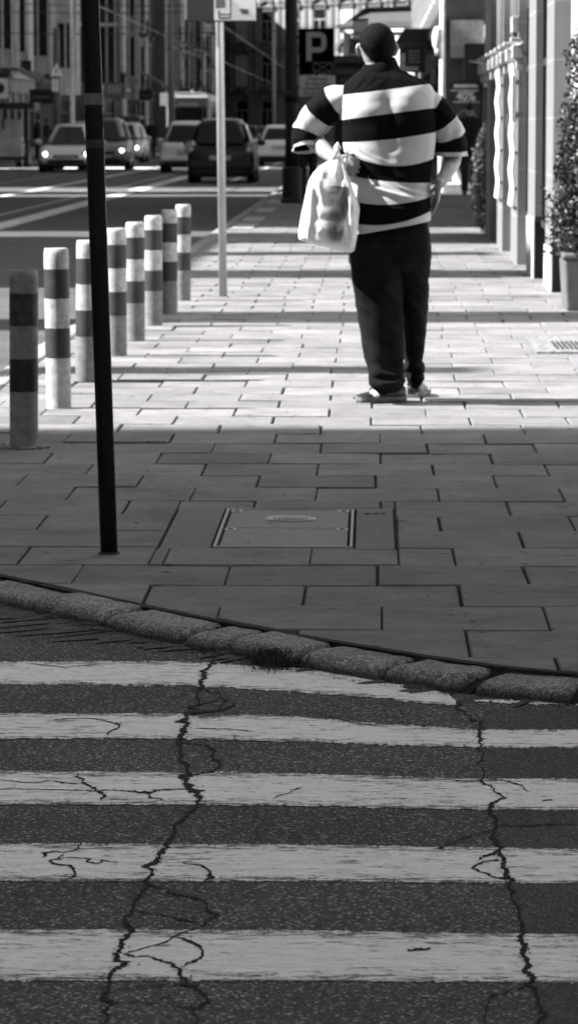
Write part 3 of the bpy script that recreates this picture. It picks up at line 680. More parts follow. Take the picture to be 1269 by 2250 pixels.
def window_mesh(ww, wh, bars=1, t=.07):
    f = MB(); f.box(-ww / 2, ww / 2, -.05, .05, 0, t); f.box(-ww / 2, ww / 2, -.05, .05, wh - t, wh); f.box(-ww / 2, -ww / 2 + t, -.05, .05, t, wh - t); f.box(ww / 2 - t, ww / 2, -.05, .05, t, wh - t)
    for i in range(bars): x = -ww / 2 + ww * (i + 1) / (bars + 1); f.box(x - t / 2, x + t / 2, -.045, .045, t, wh * .68)
    f.box(-ww / 2 + t, ww / 2 - t, -.047, .047, wh * .68, wh * .68 + t)
    p = MB(); p.box(-ww / 2 + t * .5, ww / 2 - t * .5, -.012, .012, t * .5, wh - t * .5); return f, p
def facade(name, label, p0, p1, H, wall, storeys, bay=3.2, ww=1.3, wh=2.1, ground=3.6, depth=9, shop=True, pil=True, balcony=0, group=None, dressing=None, arch=False, windows=True, cat='building', oriel=False):
    p0, p1 = Vector((p0[0], p0[1])), Vector((p1[0], p1[1])); L = (p1 - p0).length; u = (p1 - p0) / L
    root = thing(name, (p0.x, p0.y, 0), label, cat, group, rz=math.atan2(u.y, u.x)); nb = max(1, round(L / bay)); bw_ = L / nb
    dressing = dressing or plain('stone_dressing', .5, .85, scale=1.5)
    m = MB(); fl = [(0, ground)] + [(ground + (H - ground) * k / storeys, ground + (H - ground) * (k + 1) / storeys) for k in range(storeys)]
    fm, pm = window_mesh(ww, wh, 1); fo = po = so_ = qo = None; rc = .1
    for fi, (z0, z1) in enumerate(fl):
        for b in range(nb):
            x0, x1 = b * bw_, (b + 1) * bw_; xc = (x0 + x1) / 2
            if not windows: m.add([(x0, 0, z0), (x1, 0, z0), (x1, 0, z1), (x0, 0, z1)], [(0, 1, 2, 3)]); continue
            if fi == 0 and shop: a, c, d, e = xc - bw_ * .38, xc + bw_ * .38, .35, z1 - .7
            else: a, c = xc - ww / 2, xc + ww / 2; d = z0 + min(.9, (z1 - z0 - wh) * .6); e = d + wh
            P = [(x0, 0, z0), (x1, 0, z0), (x1, 0, z1), (x0, 0, z1), (a, 0, d), (c, 0, d), (c, 0, e), (a, 0, e), (a, -rc, d), (c, -rc, d), (c, -rc, e), (a, -rc, e)]
            m.add(P, [(0, 1, 5, 4), (1, 2, 6, 5), (2, 3, 7, 6), (3, 0, 4, 7), (4, 5, 9, 8), (5, 6, 10, 9), (6, 7, 11, 10), (7, 4, 8, 11)])
            if fi == 0 and shop:
                if so_ is None: sf, sg = window_mesh(c - a, e - d, 2, .09); so_ = mk('shop_window', sf, M_FDARK, root); qo = mk('pane', sg, M_GLASS, so_); w1 = so_
                else: w1 = so_.copy(); COL.objects.link(w1); q1 = qo.copy(); COL.objects.link(q1); q1.parent = w1
                w1.location = (xc, -rc + .06, d)
            else:
                if fo is None:
                    fo = mk('window', fm, M_FRAME, root); po = mk('pane', pm, M_GLASS, fo); w1 = fo; glint_pane = bpy.data.objects.new('pane', po.data.copy()); glint_pane.data.materials[0] = M_PALE_GLINT
                    sb = MB(); yo = rc - .06; e_ = ww / 2
                    sb.box(-e_ - .15, e_ + .15, yo + .003, yo + .1, -.12, 0); sb.box(-e_ - .18, e_ + .18, yo + .003, yo + .1, wh + .02, wh + .2); sb.box(-e_ - .16, -e_ - .003, yo + .003, yo + .07, 0.001, wh + .019); sb.box(e_ + .003, e_ + .16, yo + .003, yo + .07, 0.001, wh + .019)
                    if arch:
                        V = []
                        for q in range(9):
                            an = math.pi * q / 8
                            for rr_ in (.95, 1.4): V += [(rr_ * math.cos(an), yo + .0036, wh + .21 + rr_ * math.sin(an) * .9), (rr_ * math.cos(an), yo + .3, wh + .21 + rr_ * math.sin(an) * .9)]
                        sb.add(V, [(4 * q + 1, 4 * q + 3, 4 * q + 7, 4 * q + 5) for q in range(8)] + [(4 * q + 2, 4 * q + 3, 4 * q + 7, 4 * q + 6) for q in range(8)])
                    sr = mk('surround', sb, dressing, fo)
                else:
                    w1 = fo.copy(); COL.objects.link(w1); q1 = po.copy(); q1.data = (glint_pane if rndw.random() < .3 else po).data; COL.objects.link(q1); q1.parent = w1; q1 = sr.copy(); COL.objects.link(q1); q1.parent = w1
                w1.location = (xc, -rc + .06, d)
    m.box(0, L, -depth, -depth + .3, 0, H); m.box(0, .25, -depth + .3, -.001 - rc, 0, H); m.box(L - .25, L, -depth + .3, -.001 - rc, 0, H)
    m.add([(0, -rc, 0), (0, -.0, 0), (0, 0, H), (0, -rc, H), (L, -rc, 0), (L, 0, 0), (L, 0, H), (L, -rc, H)], [(0, 1, 2, 3), (4, 5, 6, 7)])
    mk('wall', m, wall, root)
    mk('roof', MB().box(-.3, L + .3, -depth - .3, .45, H, H + .35, .1, .1).box(0, L, -depth, 0, H + .35, H + 1.6, .5, 3.2), M_ROOF, root)
    mk('floor_slab', MB().box(.26, L - .26, -depth + .31, -rc - .3, 0, .1), wall, root)
    if windows:
        cm = MB()
        for fi, (z0, z1) in enumerate(fl[:-1]): cm.box(-.02, L + .02, .003, .14, z1 - .1, z1 + .08)
        cm.box(-.02, L + .02, .003, .3, H - .4, H - .001); mk('cornice', cm, dressing, root)
        if pil:
            p0_ = None
            for b in range(nb + 1):
                x = min(max(b * bw_, .25), L - .25)
                if p0_ is None: p0_ = mk('pilaster', MB().box(-.24, .24, .0035, .1, ground + .11, H - .41), dressing, root); pq = p0_
                else: pq = p0_.copy(); COL.objects.link(pq)
                pq.location = (x, 0, 0)
    if oriel:
        r9 = random.Random(int(L * 10)); x = 1.2 + r9.uniform(0, 2); k9 = 0
        while x < L - 2.5:
            wd, dp = r9.uniform(1.6, 2.6), r9.uniform(.5, 1.25); zb = r9.choice((ground - .6, ground + .2, 0.02)); zt9 = H - r9.choice((.5, 1.5, 4.2)); om = [wall, dressing, wall, WX][k9 % 4]
            ob = MB().box(x, x + wd, .105, dp, zb, zt9).box(x - .05, x + wd + .05, .105, dp + .06, zt9 + .001, zt9 + .2)
            oo = mk('oriel', ob, om, root)
            for fi in range(0 if zb < 1 else 1, len(fl)):
                z0 = max(zb, fl[fi][0]) + .8; z1 = min(fl[fi][1], zt9) - .5
                if z1 - z0 > .8 and dp > .4:
                    mk('oriel_window', MB().box(x + wd + .001, x + wd + .02, .2, dp - .1, z0, z1), M_GLASS, oo); mk('oriel_band', MB().box(x + wd + .001, x + wd + .06, .11, dp + .03, z1 + .12, z1 + .3), dressing, oo)
            for yy_ in (.13, dp * .5, dp - .12): mk('oriel_pier', MB().box(x + wd + .001, x + wd + .05, yy_ - .05, yy_ + .05, zb + .02, zt9 - .1), dressing if k9 % 3 else M_PALE_GLINT, oo)
            x += wd + r9.uniform(3.2, 7.5); k9 += 1
    if balcony:
        for b in range(1, nb, 2):
            for fi in range(1, min(balcony + 1, len(fl))):
                z = fl[fi][0]; xc = (b + .5) * bw_; bm_ = MB(); bm_.box(xc - 1.1, xc + 1.1, .225, 1.1, z + .12, z + .26)
                for k in range(15): bm_.box(xc - 1.08 + k * .15, xc - 1.06 + k * .15, 1.06, 1.08, z + .26, z + 1.2)
                bm_.box(xc - 1.1, xc + 1.1, 1.04, 1.1, z + 1.2, z + 1.26); mk('balcony', bm_, M_FDARK, root)
    return root
g = 'houses on the left side of the street'
WD, WM, WL, WX = wallmat('wall_dark', .09), wallmat('wall_mid', .22), wallmat('wall_light', .42), wallmat('wall_black', .03)
XL = -16.0
# out of view to the left: the houses whose roof line shades the pavement
def block(y0, y1, H, lab, chim=()):
    r_ = facade('town_house', lab, (XL, y1), (XL, y0), H, WM, 3, bay=4, windows=(y1 - y0) > 5, group=None, depth=9)
    if chim:
        for (a, b, h) in chim: mk('chimney', MB().box(y1 - b, y1 - a, -1.6, -.1, H + .36, h), WD, r_)
dT = 16 * math.tan(SUN_T); EX = 9 * math.tan(SUN_T)
block(-26, 14.72 - dT - EX, 24, 'tall house off to the left shading the crossing')
block(14.73 - dT - EX, 28.2, 9.4, 'low house off to the left of the bollards', [(18.0 - dT, 18.5 - dT, 14.05), (22.75 - dT, 24.05 - dT, 15.0)])
block(28.21, 37.6, 11.4, 'middling house off to the left past the bollards', [(29.6 - dT, 31.2 - dT, 15.0), (34.8 - dT, 35.8 - dT, 14.6)])
block(37.62, 40.9, 17, 'narrow tall house off to the left by an alley'); block(43.75, 66.1, 18, 'long house off to the left before the first side street'); block(68.6, 71.4, 18, 'slim house off to the left between an alley and the side street')
block(76.8, 112, 18, 'long house off to the left between the two side streets'); block(117, 139, 18, 'house off to the left after the second side street')
# visible row
facade('town_house', 'pale rendered house front at the far left above the bus shelter', (XL, 163.5), (XL, 139.5), 17, WL, 3, bay=3, ww=1.5, wh=2.6, group=g, balcony=0, dressing=plain('pale_dressing', .6, .8), oriel=True)
block(-75, -26.1, 24, 'tall house behind the photographer on the left side')
facade('corner_house', 'tall unseen house added behind the photographer to cut the skylight', (6, -60), (6, -3), 22, WM, 4, bay=4, depth=14)  # unseen house, added to lower the ambient light in the foreground
facade('town_house', 'dark narrow-fronted house behind the triangular warning sign', (XL - .9, 175.2), (XL - .9, 163.6), 18, WD, 4, bay=2.9, ww=1.2, wh=2.3, group=g, balcony=3, oriel=True)
facade('town_house', 'narrow dark house between the alley and the grey house with pale pilasters', (XL - .5, 192), (XL - .5, 178.6), 18, WX, 4, bay=2.9, ww=1.2, wh=2.3, group=g, oriel=True)
facade('town_house', 'grey house with pale pilasters directly behind the thin dark pole', (XL + .6, 216), (XL + .6, 192.1), 18.5, WM, 4, bay=2.6, ww=1.1, wh=2.3, group=g, oriel=True)
facade('town_house', 'blackened house with balconies above the rectangular shop sign', (XL - .6, 250), (XL - .6, 216.1), 19, WX, 4, bay=3, group=g, balcony=4, oriel=True)
facade('town_house', 'dark brick house behind the tram, left of the sign post', (XL + 1.0, 300), (XL + 1.0, 250.1), 19, WD, 4, bay=3.6, group=g, balcony=3, oriel=True)
facade('town_house', 'dark house beyond the tram, right of the sign post', (XL - .3, 380), (XL - .3, 300.1), 17.0, WX, 4, bay=3.6, group=g, balcony=4, oriel=True)
facade('town_house', 'farthest dark house on the left, next to the lamp column', (XL + 1, 470), (XL + 1, 392), 17, WD, 4, bay=3.6, group=g, balcony=4, oriel=True)
# street end: pale sunlit building turned towards the sun
endw = wallmat('wall_end', .22)
er = facade('church_hall', 'pale sunlit building with tall arched windows closing the far end of the street', (24, 325), (-18, 372), 32, endw, 6, bay=4.2, ww=2.0, wh=3.3, ground=5, shop=False, pil=True, arch=True, dressing=plain('end_stone', .1, .8))
facade('corner_house', 'white sunlit little house front between parking sign and head of the man', (3.4, 262), (-2.2, 268), 9, plain('white_render', .6, .9), 2, bay=1.9, ww=.8, wh=1.3, ground=3, shop=False, pil=False, depth=5)

# right row: R1 with the pilasters
root = thing('shop_building', (1.4, 27, 0), 'stone shop front with white sunlit pilasters and dark plinths on the right', 'building')
o3 = root.location
s = NB('pilaster_stone'); c = s.ramp(s.noise(5, 5, .7, vec=s.mapping((1, 1, .3))), [(.3, .125), (.7, .17)])
sep = s.n('ShaderNodeSeparateXYZ'); s.link(s.co.outputs['Object'], sep.inputs[0])
md = s.n('ShaderNodeMath', operation='MODULO'); s.link(sep.outputs['Z'], md.inputs[0]); md.inputs[1].default_value = .455
c2 = s.mul(c, s.ramp(md.outputs[0], [(0.004, 1.9), (.008, 1.0)])); s.link(c2, s.b.inputs['Base Color']); s.b.inputs['Roughness'].default_value = .7; M_PIL = s.m
M_GRD = plain('plinth_granite', .009, .7, scale=40, var=.3, spec=.1); M_SL2 = plain('pale_stone', .42, .8, scale=6)
mb = MB()
mb.box(1.56, 1.9, 27.02, 46, 0, 19); mb.box(1.56, 10, 45.7, 46.001, 0, 18.99); mb.box(1.56, 1.9, 25.2, 27.019, 0, 19.001); mb.box(1.901, 4, 25.2, 25.4, 0, 19); mb.box(2.5, 2.8, 10, 25.199, 0, 19); mb.box(2.801, 10, 10, 10.2, 0, 19)
mk('wall', mb, plain('shop_wall', .42, .8, scale=3), root, off=o3)
mk('roof', MB().box(1.5, 10, 25.2, 46.2, 19.01, 19.3).box(2.4, 10, 9.9, 25.19, 19.01, 19.3), M_ROOF, root, off=o3)
pils = [(27.0, 1.4265, 1.5595, 1.1), (29.4, 1.40, 1.5595, 1.3), (32.4, 1.378, 1.5595, 1.5), (36, 1.375, 1.5595, 1.5), (39.2, 1.355, 1.5595, 1.3)]
for i, (y, x0, x1, l) in enumerate(pils):
    p = mk('pilaster', MB().box(x0, x1, y, y + l, 0, 12.4), M_PIL, root, off=o3)
    if i < 2:
        h = [AT(1230, 541, 27).z, AT(1185, 476, 29.4).z][i]
        mk('plinth_cladding', MB().box(x0 + .004, x1, y - .012, y - .001, 0, h), M_GRD, p, off=o3)
        mk('plinth_cladding', MB().box(x0 - .012, x0 - .001, y - .012, y + l, 0, h - .02), M_SL2, p, off=o3)
for y0, y1 in ((28.2, 29.3), (30.8, 32.3), (34, 35.9), (37.6, 39.1), (40.8, 44.5)):
    f, p = window_mesh(y1 - y0, 2.0, 1, .06); rot = Matrix.Rotation(R(90), 4, 'Z')
    wo = mk('shop_window', f, M_FDARK, root); wo.rotation_euler = (0, 0, R(90)); wo.location = (1.5 - 1.4, (y0 + y1) / 2 - 27, .45); mk('pane', p, M_GLASS, wo)
# low cornice with blocks and scrolls
zc = 2.02; m = MB(); y0, y1 = 31.2, 41.4
m.box(1.352, 1.374, y0, y1, zc + .02, zc + .05)
for i, y in enumerate((31.3, 33.0, 34.2, 35.4, 36.6, 38.0, 39.0, 40.2, 41.2)):
    m.box(1.275 + .01 * (i % 2), 1.374, y, y + .16, zc - .10, zc + .019); m.box(1.26, 1.351, y - .03, y + .19, zc + .051, zc + .085)
    m.box(1.31, 1.374, y + .02, y + .12, zc - .2, zc - .101)
mk('cornice', m, plain('cornice_stone', .38, .8, var=.3), root, off=o3, bevel=.006)
for i, (y, x0, x1, l) in enumerate(pils[2:]):               # slim fluted shafts above the cornice
    m = MB()
    for k in range(3): m.tube([(x0 - .0, y + .2 + k * .45, zc + .1), (x0 - .0, y + .2 + k * .45, 6)], [.03], 10)
    mk('fluting', m, M_SL2, root, smooth=True, off=o3)
# folding lattice grilles beside the pilasters
for j, (y, x0, x1, l) in enumerate(pils[2:4]):
    gr = thing('folding_grille', (x0 - .052, y + .1, 0), ['white folded shutter strip before the third pilaster from the right', 'white folded shutter strip before the fourth pilaster, farther along the front'][j], 'shutter', 'folded white shutter strips on the shop front')
    m = MB(); V = []; z = .55; k = 0; n = 8; zt_ = 1.9
    P = [(.0 + (.02 if q % 2 else 0), .55 + (zt_ - .55) * q / n) for q in range(n + 1)]
    for (x, z) in P: V += [(x + .0, 0, z), (x + .0, .9, z), (x + .051, .9, z), (x + .051, 0, z)]
    m.loft([V[4 * q:4 * q + 4] for q in range(n + 1)]); mk('shutter_leaf', m, plain('shutter_white', .6, .6), gr)
    m = MB()
    for q in range(1, n, 2): m.box(.02, .05, -.012, -.001, P[q][1] - .012, P[q][1] + .012)
    mk('hinge', m, M_FDARK, gr)
# small fixtures on the shop front
a, b = AT(1123, 72, 31.9), AT(1138, 36, 31.9)
r_ = thing('alarm_box', (a.x, 31.9, a.z), 'small grey alarm box high on the shop front above the cornice', 'alarm box'); mk('casing', MB().box(0, b.x - a.x, -.05, .3, 0, b.z - a.z), plain('box_grey', .34, .6), r_, bevel=.008); mk('mount', MB().box(.02, .05, -.03, .25, -.06, -.001), M_FDARK, r_)
a, b = AT(1122, 268, 31.4), AT(1133, 165, 31.4)
r_ = thing('projecting_sign', (a.x, 31.4, a.z), 'tall narrow white sign projecting between two pilasters', 'sign'); mk('board', MB().box(0, b.x - a.x, 0, .25, 0, b.z - a.z), plain('sign_white', .62, .5), r_, bevel=.004); mk('bracket', MB().box(b.x - a.x, b.x - a.x + .06, .05, .12, .05, .09).box(b.x - a.x, b.x - a.x + .06, .05, .12, .34, .38), M_SL2, r_)
a, b = AT(1113, 284, 35.9), AT(1119, 250, 35.9)
r_ = thing('name_plate', (a.x, 35.98, a.z), 'little pale name plate on the shaded face of a pilaster', 'plate'); mk('plate', MB().box(0, b.x - a.x, -.02, -.001, 0, b.z - a.z), M_PL, r_); mk('screw', MB().disc((.014, -.022, .02), .004), M_FDARK, r_)

# right row further on: side wall with shop signs facing the camera
YB = 78.0; r2 = facade('corner_shop', 'dark corner shop beyond the hedge with a camera-facing side wall', (AT(968, 200, YB).x + .03, YB + .3), (AT(968, 200, YB).x + .03, 130), 14, WD, 3, bay=4, depth=9)
xA, xB = AT(985, 0, YB).x, 9.0; side = MB().box(AT(968, 0, YB).x, xB, YB, YB + .29, 0, 14); mk('side_wall', side, plain('side_wall', .07, .85, scale=1.2, var=.5), r2, off=r2.location); r2.rotation_euler = (0, 0, R(90)); 
sw = [c for c in r2.children if c.name.startswith('side_wall')][0]; sw.rotation_euler = (0, 0, -R(90))
def board(px0, py0, px1, py1, Y, name, label, cat, mat, th=.05, frame=True):
    a, b = AT(px0, py1, Y), AT(px1, py0, Y); r_ = thing(name, (a.x, Y, a.z), label, cat); w_, h_ = b.x - a.x, b.z - a.z
    if frame: mk('frame', MB().box(-.02, w_ + .02, .001, th, -.02, h_ + .02), M_FDARK, r_)
    mk('panel', MB().box(0, w_, -.02, 0, 0, h_), mat, r_); return r_, w_, h_
board(988, 44, 1062, 127, YB - .1, 'fascia_panel', 'plain pale fascia panel high on the shop wall right of the lamp', 'panel', plain('fascia_grey', .3, .7))
r_, w_, h_ = board(1020, 97, 1090, 175, YB - .6, 'hanging_sign', 'black hanging sign board in front of the pale fascia', 'sign', plain('sign_black', .008, .5), th=.2)
m = MB(); m.tube([(.1, -.025, h_ * .52), (w_ * .5, -.025, h_ * .45), (w_ * .9, -.025, h_ * .5)], [.012], 4); mk('mark', m, plain('mark_grey', .12, .6), r_)
mk('arm', MB().box(w_, w_ + .6, .05, .1, h_ * .8, h_ * .84), M_FDARK, r_)
r_, w_, h_ = board(988, 186, 1056, 300, YB - .12, 'sale_poster', 'dark shop window poster reading 40% below the hanging sign', 'poster', plain('poster_dark', .035, .5))
def pz(py): return AT(1020, py, YB).z - r_.location.z
def pxx(px): return AT(px, 200, YB).x - r_.location.x
M_PT = plain('poster_text', .6, .6); m = MB()
for (y, x0, x1, t) in ((189, 996, 1048, .035), (199, 988, 1050, .012), (224, 995, 1052, .01)): m.box(pxx(x0), pxx(x1), -.026, -.021, pz(y) - t, pz(y) + t)
mk('rule', m, M_PT, r_); text('lettering', '40%', .27, M_PT, r_, (pxx(1022), -.024, pz(212)), ext=.002, sx=.95, bold=.006)
m = MB()
for q in range(14):
    a0, a1 = math.pi * q / 14, math.pi * (q + 1) / 14; m.tube([(pxx(1024) + .22 * math.cos(a0), -.024, pz(262) + .2 * math.sin(a0)), (pxx(1024) + .22 * math.cos(a1), -.024, pz(262) + .2 * math.sin(a1))], [.014], 4)
mk('arch_print', m, plain('poster_print', .2, .6), r_)
a = AT(1060, 300, YB); r_ = thing('stone_pillar', (a.x, YB - .5, 0), 'weathered grey stone pillar between the poster and the hedge', 'pillar')
m = MB(); m.box(0, .22, 0, .38, .12, 3.6); mk('shaft', m, plain('weathered_stone', .22, .9, scale=5, var=.6), r_, bevel=.02); mk('base', MB().box(-.04, .26, -.04, .38, 0, .119), plain('weathered_stone', .22), r_)
# awning
a, b = AT(868, 100, 88), AT(965, 62, 88); r_ = thing('awning', (b.x, 88, 0), 'dark shop awning projecting over the far pavement right of the head of the man', 'awning')
m = MB(); x0_ = a.x - b.x; zt_, zb = b.z, AT(868, 92, 88).z
V = [(0, 0, zt_), (x0_ * .8, 0, zt_), (x0_, 0, zb), (0, 0, zb)]; m.add(V + [(v[0], 5, v[2]) for v in V], [(0, 1, 2, 3), (7, 6, 5, 4), (1, 0, 4, 5), (2, 1, 5, 6), (3, 2, 6, 7), (0, 3, 7, 4)]); mk('canvas', m, plain('canvas_dark', .03, .8), r_)
m = MB()
for k in range(9): x = x0_ * (k / 9.0); m.box(min(x, x + x0_ / 9 * .93), max(x, x + x0_ / 9 * .93), -.01, 0, zb - .18, zb - .001)
mk('valance', m, plain('canvas_edge', .05, .8), r_)
r_, w_, h_ = board(878, 104, 932, 158, 87.6, 'window_display', 'dark shop window display with pale lines under the awning', 'display', plain('display_dark', .02, .3))
m = MB()
for k in range(4): m.box(w_ * .34, w_ * .8, -.03, -.021, h_ * (.4 + .14 * k), h_ * (.43 + .14 * k))
m.box(0.02, w_ * .2, -.03, -.021, h_ * .1, h_ * .75); m.box(0.02, w_ * .75, -.032, -.0215, 0.03, h_ * .22); mk('lettering', m, plain('display_pale', .42, .6), r_)
r_, w_, h_ = board(944, 120, 956, 185, 84, 'side_poster', 'narrow pale poster strip hanging beside the white lamp post', 'poster', plain('poster_pale', .24, .6)); 
m = MB()
for k in range(5): m.box(w_ * .25, w_ * .75, -.03, -.021, h_ * (.5 + .08 * k), h_ * (.54 + .08 * k))
mk('print', m, plain('poster_ink', .06, .6), r_)
# framed timetable board above the man's head and dark kiosk
r_, w_, h_ = board(776, 46, 806, 86, 95, 'stop_sign_board', 'pale board in a black frame standing just above the head of the man', 'sign', plain('board_pale', .3, .6), th=.1)
mk('stripe', MB().box(.02, w_ - .02, -.026, -.021, h_ * .28, h_ * .36), M_FDARK, r_); mk('frame_bar', MB().box(-.04, w_ + .04, -.04, .12, h_ + .021, h_ + .07).box(-.04, w_ + .04, -.04, .12, -.3, -.021), M_FDARK, r_)
mk('post', MB().tube([(w_ * .5, .06, -.3), (w_ * .5, .06, -r_.location.z)], [.045], 10), M_FDARK, r_)
a, b = AT(734, 320, 92), AT(800, 122, 92); r_ = thing('kiosk', (a.x, 92, 0), 'black newspaper kiosk behind the parking sign and the shoulder of the man', 'kiosk'); kw = b.x - a.x
mk('cabin', MB().box(0, kw, 0, 1.6, .05, b.z - .2), plain('kiosk_dark', .012, .5), r_, bevel=.02); mk('roof', MB().box(-.12, kw + .1, -.15, 1.75, b.z - .199, b.z), M_FDARK, r_); mk('fascia', MB().box(.05, kw - .05, -.03, -.001, b.z - .5, b.z - .35), plain('fascia_dim', .06, .6), r_)
mk('hatch', MB().box(.15, kw - .15, -.02, -.001, 1.1, b.z - .6), M_GLASS, r_)

# lamp post far right handled above; planter and evergreen at the right edge
def foliage(mb, c, rad, n, leaf, r, cone=0, zsq=1, flat=.5):
    for i in range(n):
        while True:
            x, y, z = r.uniform(-1, 1), r.uniform(-1, 1), r.uniform(-1, 1)
            q = 1 - cone * (z + 1) / 2; d = (x * x + y * y) / max(q * q, .02) + z * z * (0 if cone else 1)
            if d <= 1 and (d > .35 or r.random() < .3): break
        nz = mn.noise(Vector((x * 2.4 + c[0], y * 2.4 + c[1], z * 3.2)))
        if nz < -.12 and r.random() < .75: continue
        k = 1 + .22 * nz
        p = Vector((c[0] + x * rad[0] * k, c[1] + y * rad[1] * k, c[2] + z * rad[2]))
        a, b_ = Vector((r.gauss(0, 1), r.gauss(0, 1), r.gauss(0, 1) + .4)).normalized(), Vector((r.gauss(0, 1), r.gauss(0, 1), r.gauss(0, 1)))
        b_ = (b_ - a * b_.dot(a)).normalized(); l = leaf * r.uniform(.6, 1.4)
        mb.add([p - b_ * l * flat * .4, p + a * l * .5 - b_ * l * flat * .5, p + a * l * 1.1, p + a * l * .5 + b_ * l * flat * .5], [(0, 1, 2, 3)])
def leafmat(name, g):
    s = NB(name); c = s.ramp(s.noise(9, 4, .7), [(.3, g * .5), (.7, g * 1.6)]); s.link(c, s.b.inputs['Base Color']); s.b.inputs['Roughness'].default_value = .5
    try: s.b.inputs['Transmission Weight'].default_value = 0
    except Exception: pass
    return s.m
M_LEAF = leafmat('evergreen_leaves', .010); M_LEAF2 = leafmat('hedge_leaves', .07); M_BARK = plain('bark', .05, .9)
pr = thing('planter', (1.385, 24.25, 0), 'square stone planter at the right edge holding the tall evergreen', 'planter')
m = MB(); m.box(0.0, .62, 0, .62, 0, .36, -.02, -.02); mk('pot', m, plain('planter_stone', .10, .85, scale=9, bump=.3), pr, bevel=.02, seg=3)
mk('rim', MB().box(-.035, .655, -.035, .655, .361, .41), plain('planter_stone', .10), pr, bevel=.02, seg=3); mk('soil', MB().box(.04, .58, .04, .58, .411, .42), M_SOIL, pr)
tr = thing('evergreen_shrub', (1.69, 24.56, .41), 'tall dark evergreen shrub growing in the stone planter at the right edge', 'shrub'); rr_ = random.Random(8)
m = MB(); foliage(m, (0, 0, .78), (.42, .42, .80), 26000, .033, rr_, cone=.38); foliage(m, (0, 0, .30), (.46, .44, .36), 5000, .028, rr_); mk('crown', m, M_LEAF, tr)
m = MB(); m.tube([(0, 0, .015), (.02, 0, .5), (0, .02, 1.3)], [.035, .025, .01], 10)
for k in range(14): a = k * 2.4; z = .25 + k * .075; m.tube([(0, 0, z), (.25 * math.cos(a), .25 * math.sin(a), z + .14)], [.01, .004], 6)
mk('trunk', m, M_BARK, tr, smooth=True)
hr = thing('hedge_shrub', (1.42, 41.6, 0), 'leafy grey-green shrub against the shop front beyond the pilasters', 'shrub'); m = MB(); foliage(m, (.0, 1.0, .66), (.17, 1.2, .66), 9000, .03, rr_); foliage(m, (-.02, .2, .4), (.16, .4, .42), 2500, .03, rr_); foliage(m, (.04, .6, 1.1), (.12, .8, .3), 1500, .03, rr_); mk('crown', m, M_LEAF2, hr)
m = MB(); 
for k in range(6): m.tube([(0, .2 + k * .3, 0), (.03, .25 + k * .3, .7)], [.02, .008], 8)
mk('stem', m, M_BARK, hr)
# ------------------------------------------------------------------ street things on the left and above
def wire(pts, r_=.012, label='', name='overhead_wire', sag=.25, group='tram wires above the road'):
    a, b = Vector(pts[0]), Vector(pts[1]); P = [a.lerp(b, t / 12) - Vector((0, 0, sag * 4 * (t / 12) * (1 - t / 12))) for t in range(13)]
    o = mk(name, MB().tube(P, [r_], 6), M_FDARK if r_ > 0 else M_FDARK); return tag(o, label, 'wire', group)
wl = ['highest span wire crossing the street at the upper left', 'second span wire crossing the street below the highest one', 'span wire crossing between the thin pole and the pale column', 'lowest span wire near the warning sign', 'span wire crossing high above the tram']
for i, (py, Y) in enumerate(((8, 118), (40, 122), (22, 150), (86, 128), (70, 205))):
    p = AT(100, py, Y); wire([(XL, Y, p.z + .3), (1.5, Y, p.z + .6)], .018, wl[i])
M_CW = plain('contact_wire', .3, .4, metal=.6)
for x, lb in ((-9.7, 'contact wire running along the street above the tram'), (-6.3, 'contact wire running along the street right of the tram')):
    o = mk('contact_wire', MB().tube([(x, 60, 5.6), (x, 400, 5.6)], [.02], 6), M_CW); tag(o, lb, 'wire', 'tram wires above the road')
def post(px, py, Y, r_, H, label, mat, name='tram_pole'):
    a = AT(px, py, Y); r = thing(name, (a.x, Y, 0), label, 'pole'); mk('shaft', MB().tube([(0, 0, .2), (0, 0, H)], [r_, r_ * .8], 14), mat, r, smooth=True); mk('base', MB().tube([(0, 0, 0), (0, 0, .35), (0, 0, .5)], [r_ * 1.5, r_ * 1.4, r_], 14), mat, r, smooth=True); return r
MG = plain('pole_grey', .3, .6, var=.3)
post(160, 300, 118, .09, 9, 'slim pale pole rising just left of the thin dark pole', MG); post(377, 300, 155, .16, 9, 'thick pale column above the left edge of the tram', plain('pole_pale', .22, .7)); post(601, 250, 190, .11, 8, 'thin pale pole left of the dark lamp column', MG)
# warning sign on a column
r_ = post(126, 300, 108, .13, 4.4, 'pale column carrying the triangular warning sign and a small plate', plain('column_grey', .13, .8), 'sign_column')
def W(px, py, Y, r): a = AT(px, py, Y); return (a.x - r.location.x, a.z)
a, b, c = W(110, 167, 107.7, r_), W(139, 167, 107.7, r_), W(124, 138, 107.7, r_)
mk('warning_triangle', MB().loft([[(a[0], -.3, a[1]), (b[0], -.3, b[1]), (c[0], -.3, c[1])], [(a[0], -.28, a[1]), (b[0], -.28, b[1]), (c[0], -.28, c[1])]]), plain('triangle_white', .95, .5, var=.02), r_)
mk('warning_symbol', MB().tube([(c[0] - .02, -.31, a[1] + .10), (c[0] + .03, -.31, a[1] + .24)], [.02], 6), M_FDARK, r_)
a, b = W(113, 201, 107.7, r_), W(135, 173, 107.7, r_); mk('plate', MB().box(a[0] + .02, b[0] - .08, -.3, -.28, a[1], b[1]), plain('plate_grey', .75, .6), r_)
mk('clamp', MB().box(-.05, .05, -.279, 0, a[1] + .1, a[1] + .14).box(-.05, .05, -.279, 0, c[1] - .3, c[1] - .26), M_FDARK, r_)
